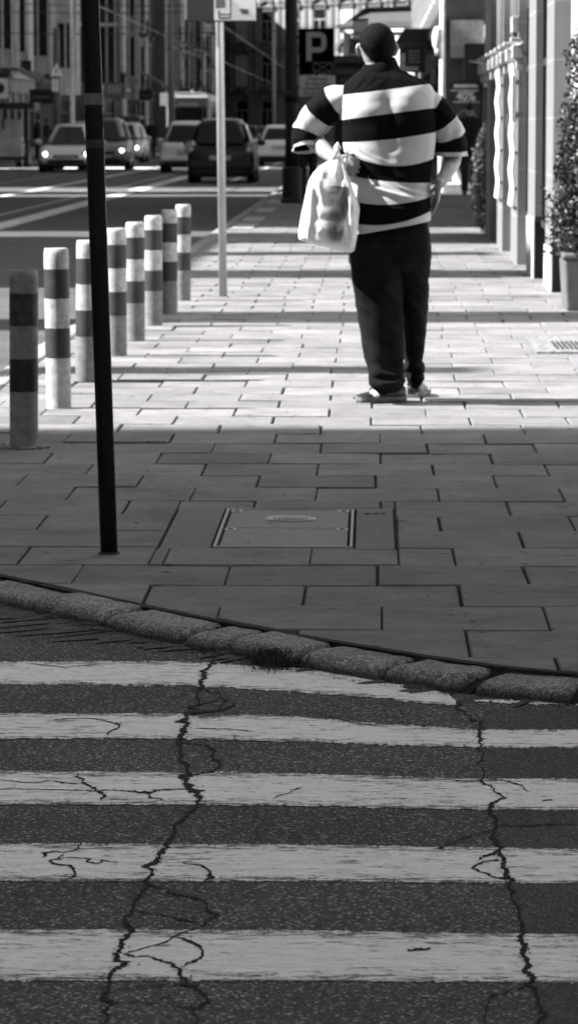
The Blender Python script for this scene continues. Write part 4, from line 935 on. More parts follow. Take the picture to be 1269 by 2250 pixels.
# bus shelter
a, b = AT(-10, 350, 112), AT(60, 232, 112); sh = thing('bus_shelter', (a.x, 112, 0), 'dark bus shelter with a pale advertising panel at the left edge', 'bus shelter'); ww_ = b.x - a.x; zt_ = b.z
m = MB(); m.box(-2, ww_ + .3, -.6, 1.2, zt_ - .12, zt_ + .1); mk('roof', m, M_FDARK, sh, bevel=.03)
m = MB(); 
for x in (.02, ww_ - .02): m.box(x - .06, x + .06, -.05, .05, 0, zt_ - .121)
m.box(-.04, ww_ + .04, -.04, .04, .25, .35); mk('frame', m, M_FDARK, sh)
mk('advert_panel', MB().box(.1, ww_ - .2, -.045, .045, .36, zt_ - .45), plain('advert', .45, .5, scale=3, var=.4), sh)
mk('bench', MB().box(-1.6, -.2, .5, .9, .45, .5), M_FDARK, sh)
r_, w_, h_ = board(-6, 172, 19, 216, 111, 'direction_sign', 'pale sign with a dark arrow above the bus shelter at the left edge', 'sign', plain('dir_pale', .7, .5))
mk('arrow', MB().loft([[(w_ * .1, -.026, h_ * .25), (w_ * .45, -.026, h_ * .25), (w_ * .75, -.026, h_ * .5), (w_ * .45, -.026, h_ * .75), (w_ * .1, -.026, h_ * .75)], [(w_ * .1, -.022, h_ * .25), (w_ * .45, -.022, h_ * .25), (w_ * .75, -.022, h_ * .5), (w_ * .45, -.022, h_ * .75), (w_ * .1, -.022, h_ * .75)]]), M_FDARK, r_)
mk('header', MB().box(-.02, w_ + .02, -.03, .06, h_ + .021, h_ + .2), M_FDARK, r_); mk('post', MB().tube([(w_ * .5, .08, -1.0), (w_ * .5, .08, h_)], [.04], 8), M_FDARK, r_)
for (x0, y0, x1, y1, Y, lab, g_) in ((66, 197, 118, 227, 130, 'dark shop sign projecting beside the warning column', .012), (306, 198, 332, 220, 190, 'dark oval-looking shop sign right of the bright rectangular one', .012), (447, 52, 465, 69, 205, 'small white hanging sign left of the white sign post', .6), (48, 134, 68, 154, 150, 'small dark square sign on the pale house front', .02)):
    r_, w_, h_ = board(x0, y0, x1, y1, Y, 'shop_sign', lab, 'sign', plain('shop_sign_%g' % g_, g_, .5)); mk('bracket', MB().box(w_ * .45, w_ * .55, .051, .1, h_ + .021, h_ + .5).box(w_ * .1, w_ * .9, -.026, -.021, h_ * .4, h_ * .5), plain('sign_dim', .12, .6), r_)
r_, w_, h_ = board(230, 182, 275, 216, 170, 'shop_sign', 'framed rectangular sign lit dimly, right of the thin dark pole', 'sign', plain('sign_mid', .16, .5), th=.3)
mk('inner_panel', MB().box(.12, w_ - .2, -.03, -.021, h_ * .35, h_ * .85), plain('sign_inner', .3, .5), r_); mk('side_lamp', MB().ell((w_ + .15, -.1, h_ * .5), (.1, .1, .08)), plain('lamp_white', .8, .5), r_)
for (x0, y0, x1, Y, lab) in ((235, 158, 330, 200, 'dark sloping shop awning under the blackened house'), (70, 165, 118, 145, 'shallow dark awning above the projecting shop sign'), (330, 172, 372, 230, 'small dark awning behind the tram roof')):
    a, b = AT(x0, y0, Y), AT(x1, y0, Y); r_ = thing('shop_awning', (XL + .35, Y, 0), lab, 'awning', 'awnings on the left shop fronts'); z = AT(x0, y0 + 12, Y).z
    mk('canvas', MB().add([(0, 0, z + .9), (1.6, 0, z), (1.6, 7, z), (0, 7, z + .9), (0, 0, z + .84), (1.6, 0, z - .06), (1.6, 7, z - .06), (0, 7, z + .84)], [(0, 1, 2, 3), (7, 6, 5, 4), (0, 4, 5, 1), (1, 5, 6, 2), (2, 6, 7, 3), (3, 7, 4, 0)]), plain('canvas_grey', .1, .8), r_)
    mk('valance', MB().box(1.6, 1.63, 0, 7, z - .3, z - .061), plain('canvas_edge', .05), r_)

# ------------------------------------------------------------------ cars
M_TYRE = plain('tyre', .012, .9); M_RIM = plain('rim', .4, .35, metal=.7); M_CGL = plain('car_glass', .006, .08, spec=.35); M_BLK = plain('black_plastic', .012, .6)
M_HL_ON = emit('headlight_on', .8, 3.5); M_HL = plain('headlight_glass', .6, .15); M_TL = plain('tail_light', .22, .2); M_TLW = emit('tail_light_on', .5, .35)
def paint(name, g, rough=.28):
    if name in MATS: return MATS[name]
    m = bpy.data.materials.new(name); m.use_nodes = True; b = m.node_tree.nodes['Principled BSDF']; b.inputs['Base Color'].default_value = g3(g); b.inputs['Roughness'].default_value = rough
    b.inputs['Metallic'].default_value = .0; b.inputs['Specular IOR Level'].default_value = .3; b.inputs['Coat Weight'].default_value = .15; b.inputs['Coat Roughness'].default_value = .05; MATS[name] = m; return m
def make_car(label, mat, px, py, w=1.76, h=1.47, l=4.2, away=True, kind='hatch', lights=False, Y=None, group='cars on the road', plate=True, ang=0, name='car'):
    g0 = G(px, py, RZ) if Y is None else Vector((AT(px, py, Y).x, Y, RZ))
    root = thing(name, (g0.x, g0.y + (l / 2 if True else 0), RZ), label, 'car', group, rz=(0 if away else math.pi) + ang)
    hw = w / 2; hl = l / 2; gc = .19; bz = h * .60                     # belt height
    hood = h * .56; tailz = h * (.62 if kind != 'sedan' else .66)
    # rings across the car from tail (y=-hl) to nose (y=hl)
    st = [(-hl, .86, .42, tailz * .80), (-hl + .05, .94, .30, tailz * .93), (-hl + .22, .99, gc, tailz), (-hl + .8, 1.0, gc, bz), (0, 1.0, gc, bz), (hl - 1.5, 1.0, gc, bz * .98), (hl - .75, .99, gc, hood * .98), (hl - .3, .95, gc, hood * .84), (hl - .08, .88, .24, hood * .68), (hl, .78, .34, hood * .52)]
    rings = []
    for (y, k, zb, zt) in st:
        W_ = hw * k
        half = [(W_ * .80, zb), (W_ * .95, zb + .05), (W_, zb + .18), (W_, zb + (zt - zb) * .6), (W_ * .965, zt - .06), (W_ * .89, zt), (W_ * .5, zt + .025)]
        rings.append([(x, y, z) for x, z in half] + [(-x, y, z) for x, z in reversed(half)])
    body = mk('body', MB().loft(rings), mat, root, smooth=True); sb = body.modifiers.new('s', 'SUBSURF'); sb.levels = 1; sb.render_levels = 2
    # greenhouse
    rw, ry0, ry1 = hw * .64, (-hl + .38 if kind != 'sedan' else -hl + 1.25), hl - 1.95; by0, by1 = (-hl + .10 if kind != 'sedan' else -hl + .62), hl - 1.0
    if kind == 'van': ry0, by0, rw = -hl + .2, -hl + .06, hw * .84
    def gring(t): 
        zz = bz - .05 + (h - bz + .05) * t; e = t ** 1.3; W_ = hw * .90 + (rw - hw * .90) * t ** 1.25; a = by0 + (ry0 - by0) * e; b = by1 + (ry1 - by1) * t
        q = .16; return [(W_ - q, a, zz), (W_, a + q, zz), (W_, b - q * 2, zz), (W_ - q * 1.6, b, zz), (-W_ + q * 1.6, b, zz), (-W_, b - q * 2, zz), (-W_, a + q, zz), (-W_ + q, a, zz)]
    top = [(x * .9, y * .97, z + .035) for x, y, z in gring(1)]; top2 = [(x * .5, y * .6, z + .05) for x, y, z in gring(1)]
    mk('cabin', MB().loft([gring(0), gring(.35), gring(.7), gring(.96), top, top2]), mat, root, smooth=True).modifiers.new('s', 'SUBSURF').render_levels = 2
    def win(i, j, nm, t0=.16, t1=.88, ins=.1, offv=(0, 0, 0)):
        A, B = gring(t0), gring(t1); p = [Vector(A[i]), Vector(A[j]), Vector(B[j]), Vector(B[i])]; o_ = Vector(offv)
        p = [p[0].lerp(p[1], ins) + o_, p[1].lerp(p[0], ins) + o_, p[2].lerp(p[3], ins) + o_, p[3].lerp(p[2], ins) + o_]
        q = [v - o_ * 1.2 for v in p]; mk(nm, MB().add(p + q, [(0, 1, 2, 3), (7, 6, 5, 4), (0, 4, 5, 1), (1, 5, 6, 2), (2, 6, 7, 3), (3, 7, 4, 0)]), M_CGL, root)
    win(7, 0, 'rear_window', ins=-.02, offv=(0, -.03, 0)); win(3, 4, 'windscreen', ins=-.02, t0=.06, t1=.93, offv=(0, .03, .01)); win(1, 2, 'side_window', ins=.06, offv=(.012, 0, 0)); win(5, 6, 'side_window', ins=.06, offv=(-.012, 0, 0))
    for sx in (-1, 1):
        for y in (-hl + .78, hl - .82):
            wr = .31; cx = sx * (hw - .11)
            t = mk('wheel', MB().tube([(cx - .1, y, wr), (cx + .1, y, wr)], [wr], 24, up=(0, 0, 1)), M_TYRE, root, bevel=.02); mk('rim', MB().tube([(cx + sx * .1001, y, wr), (cx + sx * .108, y, wr)], [wr * .66], 20), M_RIM, t)
        for v in (.0,):
            mk('mirror', MB().ell((sx * (hw + .09), hl - 1.52, bz + .06), (.11, .06, .075), 10, 8), mat, root, smooth=True)
        m = MB(); m.ell((sx * hw * .70, hl - .19, hood * .70), (.19, .16, .085), 14, 8); mk('headlight', m, M_HL_ON if lights else M_HL, root, smooth=True) if not lights else (mk('headlight', MB().ell((sx * hw * .70, hl - .17, hood * .70), (.19, .14, .09), 14, 8), M_HL, root, smooth=True), mk('lamp_bulb', MB().ell((sx * hw * .70, hl - .07, hood * .70), (.065, .06, .055), 12, 8), M_HL_ON, root, smooth=True))
        zt = tailz * .86 if kind != 'hatch' else bz * .98
        m = MB(); m.box(sx * hw * .9 - .13, sx * hw * .9 + .05, -hl - .005, -hl + .22, zt - .16, zt + .1, .02, .03); mk('tail_light', m, M_TL, root, bevel=.03); mk('reflector', MB().box(sx * hw * .84 - .035, sx * hw * .84 + .035, -hl - .012, -hl - .0055, zt - .1, zt - .03), M_HL, root)
    mk('bumper', MB().box(-hw * .9, hw * .9, -hl - .04, -hl + .1, .36, .52), mat, root, bevel=.03, seg=3); mk('underbody', MB().box(-hw * .8, hw * .8, -hl + .12, hl - .15, .15, .3), M_BLK, root)
    mk('lower_trim', MB().box(-hw * .82, hw * .82, -hl - .03, -hl + .08, .22, .355), M_BLK, root, bevel=.02)
    mk('grille', MB().box(-hw * .42, hw * .42, hl - .06, hl + .012, hood * .56, hood * .66), M_BLK, root, bevel=.01); mk('air_intake', MB().box(-hw * .62, hw * .62, hl - .08, hl + .006, .27, .38), M_BLK, root, bevel=.02)
    if plate:
        mk('number_plate', MB().box(-.26, .26, -hl - .055, -hl - .041, .56, .67) if kind == 'hatch' else MB().box(-.26, .26, -hl - .055, -hl - .02, .62, .73), plain('plate_white', .35, .5), root); mk('number_plate', MB().box(-.26, .26, hl + .013, hl + .03, .40, .50), plain('plate_white', .35), root)
    return root
P_BLK, P_SIL, P_GRY, P_WHT, P_DK = paint('paint_black', .003), paint('paint_silver', .62), paint('paint_grey', .12), paint('paint_white', .6), paint('paint_dark', .015)
make_car('black hatchback seen from behind, driving away beside the white sign post', P_BLK, 484, 403, w=1.66, h=1.52, l=3.9)
c_ = make_car('pale silver car seen from behind, left of the black hatchback', P_SIL, 408, 380, w=1.62, h=1.5, l=4.0)
make_car('silver saloon seen from behind, half hidden by the dark lamp column', P_SIL, 614, 366, w=1.72, h=1.40, l=4.4, kind='sedan')
make_car('silver car facing us with both headlights on, left of the thin pole', P_SIL, 145, 379, w=1.78, h=1.42, l=4.1, away=False, lights=True)
make_car('dark car facing us, just right of the thin pole behind it', P_GRY, 222, 374, w=1.72, h=1.6, l=4.2, away=False, lights=True, ang=.03)
make_car('grey car facing us with a lit headlight, behind the crossing pedestrian', P_SIL, 268, 358, w=1.66, h=1.5, l=4.1, away=False, lights=True)
make_car('distant dark van facing us, behind the grey car', P_DK, 272, 341, w=1.9, h=1.9, l=4.6, away=False, kind='van', lights=True)
make_car('dark parked car cut by the left edge of the picture', P_BLK, -12, 370, w=1.72, h=1.42, l=4.2, away=True)
make_car('pale car far behind the silver one, left of the thin pole', P_WHT, 178, 345, w=1.75, h=1.6, l=4.2, away=False)
for i, (px, py, p_, lb, k_) in enumerate(((545, 322, P_DK, 'dark distant car between the hatchback and the lamp column', 'hatch'), (575, 315, P_GRY, 'grey distant car nearest to the lamp column in the far queue', 'sedan'), (560, 303, P_BLK, 'black car farthest away in the far queue', 'van'), (510, 300, P_DK, 'dark car far behind the roof of the black hatchback', 'hatch'))):
    make_car(lb, p_, px, py, kind=k_, h=1.45 if k_ != 'van' else 1.8)

# ------------------------------------------------------------------ tram
YT = 178; tl = AT(365, 250, YT).x; trr = AT(462, 250, YT).x; tw = trr - tl; th = AT(400, 203, YT).z - RZ
tr = thing('tram', ((tl + trr) / 2, YT, RZ), 'old tram with a flat windscreen coming towards us behind the cars', 'tram'); hw = tw / 2
M_TR = paint('tram_paint', .16, .4); M_TRL = paint('tram_pale', .75, .4)
m = MB(); rings = []
for (y, k, dz) in ((0, .86, .0), (.12, .94, .05), (.5, 1, .08), (14, 1, .08)):
    rings.append([(-hw * k, y, .35), (-hw * k, y, th - .45 + dz * .3), (-hw * k * .92, y, th - .12 + dz * .5), (-hw * k * .5, y, th - .02 + dz * .5), (hw * k * .5, y, th - .02 + dz * .5), (hw * k * .92, y, th - .12 + dz * .5), (hw * k, y, th - .45 + dz * .3), (hw * k, y, .35)])
mk('body', m.loft(rings), M_TR, tr, bevel=.04)
mk('windscreen', MB().box(-hw * .66, hw * .66, -.03, .05, 1.35, th - .75), M_CGL, tr, bevel=.02); mk('destination_board', MB().box(-hw * .45, hw * .45, -.05, -.0305, th - .72, th - .5), plain('destination', .3, .5), tr)
mk('side_pane', MB().box(-hw * .84, -hw * .7, -.02, .05, 1.35, th - .75), plain('sun_glint', .7, .3), tr); mk('side_pane', MB().box(hw * .7, hw * .84, -.02, .05, 1.35, th - .75), M_CGL, tr)  # left pane painted pale for sunlight reflected in its glass
mk('front_panel', MB().box(-hw * .86, hw * .86, -.04, .05, .75, 1.25), M_TRL, tr, bevel=.03); mk('bumper', MB().box(-hw * .8, hw * .8, -.15, .05, .4, .6), M_BLK, tr, bevel=.03)
for sx in (-1, 1): mk('headlight', MB().disc((sx * hw * .6, -.06, .95), .11, th=.04), M_HL, tr)
mk('roof_rim', MB().box(-hw * .9, hw * .9, -.1, .4, th - .3, th - .18), M_TRL, tr, bevel=.03)
m = MB()
for k in range(8): m.box(hw + .001, hw + .02, 1 + k * 1.55, 2.2 + k * 1.55, 1.4, th - .7); m.box(-hw - .02, -hw - .001, 1 + k * 1.55, 2.2 + k * 1.55, 1.4, th - .7)
mk('side_windows', m, M_CGL, tr)
m = MB(); m.box(-.5, .5, 1.5, 3.5, th + .02, th + .22); m.tube([(-.6, 4.2, th + .1), (-.3, 5.5, th + .9), (-.6, 4.6, 5.6 - .05)], [.03], 6); m.tube([(.6, 4.2, th + .1), (.3, 5.5, th + .9), (.6, 4.6, 5.6 - .05)], [.03], 6); m.tube([(-.8, 4.6, 5.6 - .05), (.8, 4.6, 5.6 - .05)], [.03], 6); mk('pantograph', m, M_FDARK, tr)
m = MB(); m.box(-.9, -.7, .3, .5, th, th + .18); m.box(0.1, .25, .3, .5, th - .02, th + .15); mk('roof_lamp', m, plain('roof_lamp', .6, .5), tr)
a = AT(352, 262, YT - .3), AT(364, 206, YT - .3); mk('mirror_arm', MB().box(a[0].x - tr.location.x, -hw * .87, -.4, -.36, a[0].z + .75, a[1].z + .1), plain('sun_glint', .7), tr)  # same pale colour, painted in for the sun's reflection
# ------------------------------------------------------------------ the man
YM = 16.1; PX = YM / F * .9965
def M(px, py, dy=0.0):
    a = AT(px, py, YM); return Vector((a.x, YM + dy, a.z))
mroot = thing('person', (AT(850, 880, YM).x, YM, 0), 'man seen from behind in a striped polo shirt and dark trousers, hands on hips', 'person')
OFF = mroot.location
def cr(xs, ks, x):                                     # smooth interpolation through table rows
    x = min(max(x, ks[0]), ks[-1]); i = 0
    while i < len(ks) - 2 and x > ks[i + 1]: i += 1
    t = (x - ks[i]) / (ks[i + 1] - ks[i]); p0, p1, p2, p3 = xs[max(i - 1, 0)], xs[i], xs[i + 1], xs[min(i + 2, len(xs) - 1)]
    return tuple(.5 * (2 * b + (c - a) * t + (2 * a - 5 * b + 4 * c - d) * t * t + (3 * b - a - 3 * c + d) * t ** 3) for a, b, c, d in zip(p0, p1, p2, p3))
def px_loft(rows, nr, nt, ex=2.3, fold=None, cap=True, dyc=0):
    """rows: (ypx, xl, xr, half depth, dy centre, tilt px). Returns vertices, faces, pixel coordinates."""
    ks = [r[0] for r in rows]; V = []; P = []
    for k in range(nr):
        y = ks[0] + (ks[-1] - ks[0]) * k / (nr - 1); _, xl, xr, hd, dc, tl = cr(rows, ks, y)
        c, a = (xl + xr) / 2, (xr - xl) / 2
        for t in range(nt):
            an = 2 * math.pi * t / nt; cs, sn = math.cos(an), math.sin(an)
            u = math.copysign(abs(cs) ** (2 / ex), cs); v = math.copysign(abs(sn) ** (2 / ex), sn)
            px, py = c + a * u, y - tl * u; d = 0
            if fold and v < .25: d = fold(px, py) * min(1, .25 - v + .2) 
            V.append(M(px, py, dc + dyc + hd * v - d)); P.append((px, py))
    mb = MB(); mb.V = [tuple(v) for v in V]
    for k in range(nr - 1):
        for t in range(nt): j = (t + 1) % nt; mb.F.append((k * nt + t, k * nt + j, (k + 1) * nt + j, (k + 1) * nt + t))
    if cap: mb.F += [tuple(range(nt - 1, -1, -1)), tuple((nr - 1) * nt + i for i in range(nt))]
    return mb, P
def seg_fold(folds, nz=0):
    def f(px, py):
        s = 0
        for (x0, y0, x1, y1, w_, a) in folds:
            dx, dy = x1 - x0, y1 - y0; t = ((px - x0) * dx + (py - y0) * dy) / (dx * dx + dy * dy); tt = min(max(t, 0), 1)
            bow = 4 * tt * (1 - tt) * 3
            d = math.hypot(px - x0 - dx * tt, py - y0 - dy * tt - bow); s += a * math.exp(-(d / w_) ** 2) * (math.sin(math.pi * min(max(t, .02), .98)) ** .5)
        if nz: s += nz * mn.noise(Vector((px * .02, py * .035, 3)))
        return s
    return f
# striped cloth
s = NB('polo_cloth'); at = s.n('ShaderNodeAttribute', attribute_name='stripe')
hf = s.n('ShaderNodeMath', operation='MULTIPLY'); s.link(at.outputs['Fac'], hf.inputs[0]); hf.inputs[1].default_value = .5
fr = s.n('ShaderNodeMath', operation='FRACT'); s.link(hf.outputs[0], fr.inputs[0]); gt = s.n('ShaderNodeMath', operation='GREATER_THAN'); s.link(fr.outputs[0], gt.inputs[0]); gt.inputs[1].default_value = .5
mx = s.n('ShaderNodeMixRGB'); s.link(gt.outputs[0], mx.inputs[0]); mx.inputs[1].default_value = g3(.005); mx.inputs[2].default_value = g3(.44)
c = s.mul(mx.outputs[0], s.ramp(s.noise(14, 5, .6), [(.3, .9), (.7, 1.05)])); s.link(c, s.b.inputs['Base Color']); s.b.inputs['Roughness'].default_value = .9; s.b.inputs['Specular IOR Level'].default_value = .03
s.bump(s.noise(420, 2, .5), .12, .002); M_POLO = s.m
BD = [(208, 197, 184), (262, 250, 238), (313, 306, 292), (337, 364, 350), (384, 398, 401), (439, 448, 431), (487, 491, 462), (530, 530, 500)]
def stripe_s(px, py):
    u = min(max((px - 855) / 92.0, -1.15), 1.15); B = []
    for l, m_, r_ in BD: B.append(m_ + (r_ - l) / 2 * u + ((r_ + l) / 2 - m_) * u * u)
    if py < B[0]: return max(.02, 1 - (B[0] - py) / 80)
    for i in range(7):
        if py < B[i + 1]: return i + 1 + (py - B[i]) / (B[i + 1] - B[i])
    return 7.98
rows = [(143, 806, 862, .060, .015, 0), (150, 797, 874, .072, .01, 0), (160, 781, 893, .085, .005, 1), (170, 768, 912, .096, .0, 2), (182, 755, 934, .108, 0, 4), (196, 747, 948, .12, 0, 6), (215, 744, 955, .128, -.002, 7), (250, 745, 957, .135, -.002, 6), (300, 750, 957, .137, 0, 4), (340, 757, 953, .138, .0, 3), (380, 765, 948, .14, .005, 4), (420, 772, 945, .143, .005, 6), (455, 778, 945, .146, 0, 9), (485, 781, 946, .148, 0, 13), (500, 783, 945, .147, 0, 15)]
folds = [(945, 428, 872, 408, 4.5, .011), (942, 438, 848, 418, 4, .010), (940, 448, 800, 402, 4.5, .012), (930, 462, 820, 448, 5, .008), (938, 410, 868, 380, 6, .008), (905, 432, 790, 380, 4, .009), (870, 425, 778, 388, 4, .009),
         (772, 200, 802, 160, 4, .006), (785, 205, 822, 168, 3.5, .006), (800, 200, 850, 172, 4, .005), (762, 250, 748, 200, 4, .008), (770, 330, 850, 368, 5, .007), (775, 318, 838, 352, 4, .005), (880, 360, 800, 345, 7, .004), (948, 300, 930, 390, 7, .005), (860, 500, 800, 480, 6, .006), (920, 480, 880, 470, 5, .006), (790, 500, 830, 460, 5, .005), (955, 215, 925, 200, 5, .004), (765, 285, 790, 330, 5, .007)]
ff = seg_fold(folds, .006)
def backshape(px, py): return ff(px, py) + .012 * math.exp(-((px - 800) / 34) ** 2 - ((py - 235) / 50) ** 2) + .012 * math.exp(-((px - 905) / 34) ** 2 - ((py - 230) / 50) ** 2) - .010 * math.exp(-((px - 855) / 14) ** 2 - ((py - 270) / 90) ** 2)
mb, P = px_loft(rows, 150, 150, 2.35, backshape, cap=False)
shirt = mk('shirt', mb, M_POLO, mroot, smooth=True, off=OFF); setattr_f(shirt, 'stripe', [stripe_s(*p) for p in P])
so2 = shirt.modifiers.new('t', 'SOLIDIFY'); so2.thickness = .004; so2.offset = -1
def sleeve(pts, rad, bounds, s0, seed, fl=()):
    pts = [M(*p) for p in pts]; n, nt = 70, 64; ks = list(range(len(pts))); V = []; S = []; prev = None
    Pp = [Vector(cr([tuple(p) for p in pts], ks, (len(pts) - 1) * i / (n - 1))) for i in range(n)]; Rr = [cr([(r,) if not isinstance(r, tuple) else r for r in rad], ks, (len(pts) - 1) * i / (n - 1)) for i in range(n)]
    L = [0]
    for a, b in zip(Pp[:-1], Pp[1:]): L.append(L[-1] + (b - a).length)
    rr = random.Random(seed)
    for i, p in enumerate(Pp):
        d = (Pp[min(i + 1, n - 1)] - Pp[max(i - 1, 0)]).normalized(); a = (Vector((0, -1, 0)) - d * d.dot(Vector((0, -1, 0)))).normalized(); b = d.cross(a); f = L[i] / L[-1]
        for k in range(nt):
            t = 2 * math.pi * k / nt; w_ = mn.noise(Vector((math.cos(t) * 1.6 + seed, math.sin(t) * 1.6, f * 5))) * .010 * (0.3 + f) + mn.noise(Vector((math.cos(t) * 1.5 + seed, math.sin(t) * 1.5 + f * 3, f * 14))) * .005
            r_ = Rr[i][0] * PX + w_; V.append(p + a * r_ * math.cos(t) * 1.02 + b * r_ * math.sin(t)); fs = f + .02 * math.sin(t + seed)
            q = 0
            while q < len(bounds) and fs > bounds[q]: q += 1
            lo = 0 if q == 0 else bounds[q - 1]; hi = bounds[q] if q < len(bounds) else 1.05; S.append(s0 + q + min(.98, max(.02, (fs - lo) / (hi - lo))))
    m = MB(); m.V = [tuple(v) for v in V]
    for i in range(n - 1):
        for k in range(nt): j = (k + 1) % nt; m.F.append((i * nt + k, i * nt + j, (i + 1) * nt + j, (i + 1) * nt + k))
    o = mk('sleeve', m, M_POLO, shirt, smooth=True, off=OFF); setattr_f(o, 'stripe', S); q = o.modifiers.new('t', 'SOLIDIFY'); q.thickness = .003; q.offset = -1; return o
sleeve([(775, 216, 0), (738, 224, .01), (702, 250, .04), (676, 286, .06), (671, 312, .05), (672, 328, .04)], [26, 36, 38, 34, 34, 33], [.235, .50, .76, .955], 1, 3)
sleeve([(925, 212, 0), (956, 240, .02), (981, 283, .06), (989, 318, .08), (989, 341, .085)], [24, 30, 34, 37, 38.5], [.22, .50, .74, .955], 1, 9)
# collar
m = MB(); nt = 72; ringdef = [(0, .0, 1.0), (.35, .004, 1.03), (.7, .001, 1.0), (1.0, -.004, .93), (1.0, -.008, .90), (.5, -.006, .92)]
V = []
for (h, e, k) in ringdef:
    for t in range(nt):
        a = 2 * math.pi * t / nt; cs, sn = math.cos(a), math.sin(a); px = 834 + 39 * cs * (1.16 - .2 * h) * k; py = 162 - 27 * h - 9 * cs * h + 3 * (1 - h) * cs + 2.2 * math.sin(a * 3 + 1)
        if cs < 0: py += 6 * cs * cs * (1 - h)
        V.append(M(px, py, .014 + (.080 * (1.16 - .2 * h) * k) * sn))
n_ = len(ringdef); m.V = [tuple(v) for v in V]
for k in range(n_ - 1):
    for t in range(nt): j = (t + 1) % nt; m.F.append((k * nt + t, k * nt + j, (k + 1) * nt + j, (k + 1) * nt + t))
M_BCL = plain('black_cloth', .005, .9, spec=.03); mk('collar', m, M_BCL, shirt, smooth=True, off=OFF)

# body: one continuous surface (head, neck, arms, hands, legs)
def hand(mb, wrist, fdir, back, thumb_side, curls, k=1.0, spread=.06):
    f = Vector(fdir).normalized(); b = Vector(back); b = (b - f * b.dot(f)).normalized(); s_ = f.cross(b)
    if s_.dot(Vector(thumb_side)) < 0: s_ = -s_
    wr = Vector(wrist)
    mb.tube([wr - f * .03 * k, wr, wr + f * .03 * k, wr + f * .06 * k, wr + f * .088 * k], [(.017 * k, .026 * k), (.016 * k, .026 * k), (.015 * k, .036 * k), (.0135 * k, .041 * k), (.011 * k, .039 * k)], 16, up=b)
    for i, (o, ln, r_) in enumerate(((.031, .074, .0085), (.0105, .083, .0088), (-.0105, .077, .0084), (-.031, .06, .0074))):
        p = wr + f * (.082 - abs(i - 1.2) * .003) * k + s_ * o * k; d = (f + s_ * spread * (1.2 - i)).normalized(); P = [p - f * .02 * k, p]; q = d; c_ = curls[i]
        for sg in (.45, .30, .25):
            q = (q * math.cos(c_) - b * math.sin(c_)).normalized(); p = p + q * ln * sg * k; P.append(p)
        mb.tube(P, [r_ * k, r_ * k * 1.05, r_ * k, r_ * k * .92, r_ * k * .8], 10, up=b, dome=True)
    p = wr + f * .022 * k + s_ * .024 * k; q = (f * .75 + s_ * .62 - b * .22).normalized(); P = [p - q * .01]
    for sg in (.04, .032, .026): P.append(p); p = p + q * sg * k; q = (q * .93 + f * .3 - b * .12).normalized()
    P.append(p); mb.tube(P, [(.014 * k, .013 * k), (.0125 * k, .0115 * k), .0105 * k, .0098 * k, .0085 * k], 10, up=b, dome=True)
m = MB(); hc = M(828, 103, .03)
m.ell(hc, (.077, .096, .108), 28, 20); m.ell((hc.x, hc.y - .012, hc.z + .018), (.081, .094, .088), 24, 16); m.ell((hc.x, hc.y + .035, hc.z - .06), (.056, .058, .058), 18, 12)     # skull, jaw
m.tube([M(838, 186, .0), M(834, 160, .012), M(831, 128, .02)], [(.068, .068), (.064, .064), (.064, .062)], 22)
fy = hc.y + .093
m.tube([(hc.x, fy - .012, hc.z + .012), (hc.x, fy + .012, hc.z - .016), (hc.x, fy + .022, hc.z - .03), (hc.x, fy - .004, hc.z - .038)], [.009, .012, .014, .010], 10)           # nose
m.ell((hc.x, fy - .012, hc.z - .057), (.024, .012, .006), 12, 8); m.ell((hc.x, fy - .016, hc.z - .067), (.021, .012, .007), 12, 8)                                            # lips
m.ell((hc.x - .03, fy - .014, hc.z + .018), (.024, .012, .008), 10, 8); m.ell((hc.x + .03, fy - .014, hc.z + .018), (.024, .012, .008), 10, 8)                                # brows
for sx in (-1, 1):
    e = Vector((hc.x + sx * .080, hc.y - .004, hc.z - .018))
    m.tube([e + Vector((0, .006, -.026)), e + Vector((sx * .010, -.006, -.012)), e + Vector((sx * .016, -.014, .012)), e + Vector((sx * .011, -.004, .030)), e + Vector((0, .010, .028))], [.006, .0065, .007, .0065, .006], 8)
    m.ell(e + Vector((sx * .003, .0, 0)), (.006, .016, .026), 10, 8)
m.tube([M(850, 200, 0), M(852, 300, 0), M(858, 400, 0), M(860, 520, 0)], [(.11, .09), (.15, .10), (.14, .11), (.15, .11)], 22, up=(0, 1, 0)) if False else m.ell(M(852, 300, .01), (.17, .10, .27), 20, 14)
m.ell(M(858, 500, .01), (.15, .10, .16), 20, 12); m.tube([M(790, 205, 0), M(910, 205, 0)], [.065], 14, dome=True)
m.tube([M(785, 208, 0), M(740, 232, .02), M(700, 270, .07), M(678, 296, .08)], [.055, .05, .043, .040], 14); m.tube([M(678, 296, .08), M(695, 315, .04), M(716, 334, -.04), M(738, 350, -.10)], [.041, .043, .036, .027], 14, dome=True)
m.tube([M(920, 210, 0), M(955, 250, .03), M(985, 310, .10), M(997, 336, .12)], [.055, .05, .044, .041], 14); m.tube([M(997, 336, .12), M(992, 356, .07), M(981, 379, 0), M(965, 402, -.06)], [.042, .043, .035, .027], 14, dome=True)
hand(m, M(740, 351, -.105), (.72, -.1, -.28), (.1, -1, .1), (0, 0, 1), (.5, .55, .6, .6)); hand(m, M(963, 404, -.062), (-.13, .45, -.88), (1, .1, .0), (0, 1, .3), (.10, .08, .1, .14), 1.0)
LG = [(565, 817), (640, 828), (700, 835), (780, 845), (850, 850)]
m.tube([M(817, 520, 0), M(828, 640, 0), M(836, 720, 0), M(848, 790, 0), M(853, 858, 0)], [.07, .055, .045, .042, .038], 16, up=(0, 1, 0)); m.tube([M(900, 520, .03), M(905, 640, .08), M(908, 720, .1), M(906, 790, .13), M(906, 850, .16)], [.065, .055, .042, .036, .033], 16, up=(0, 1, 0))
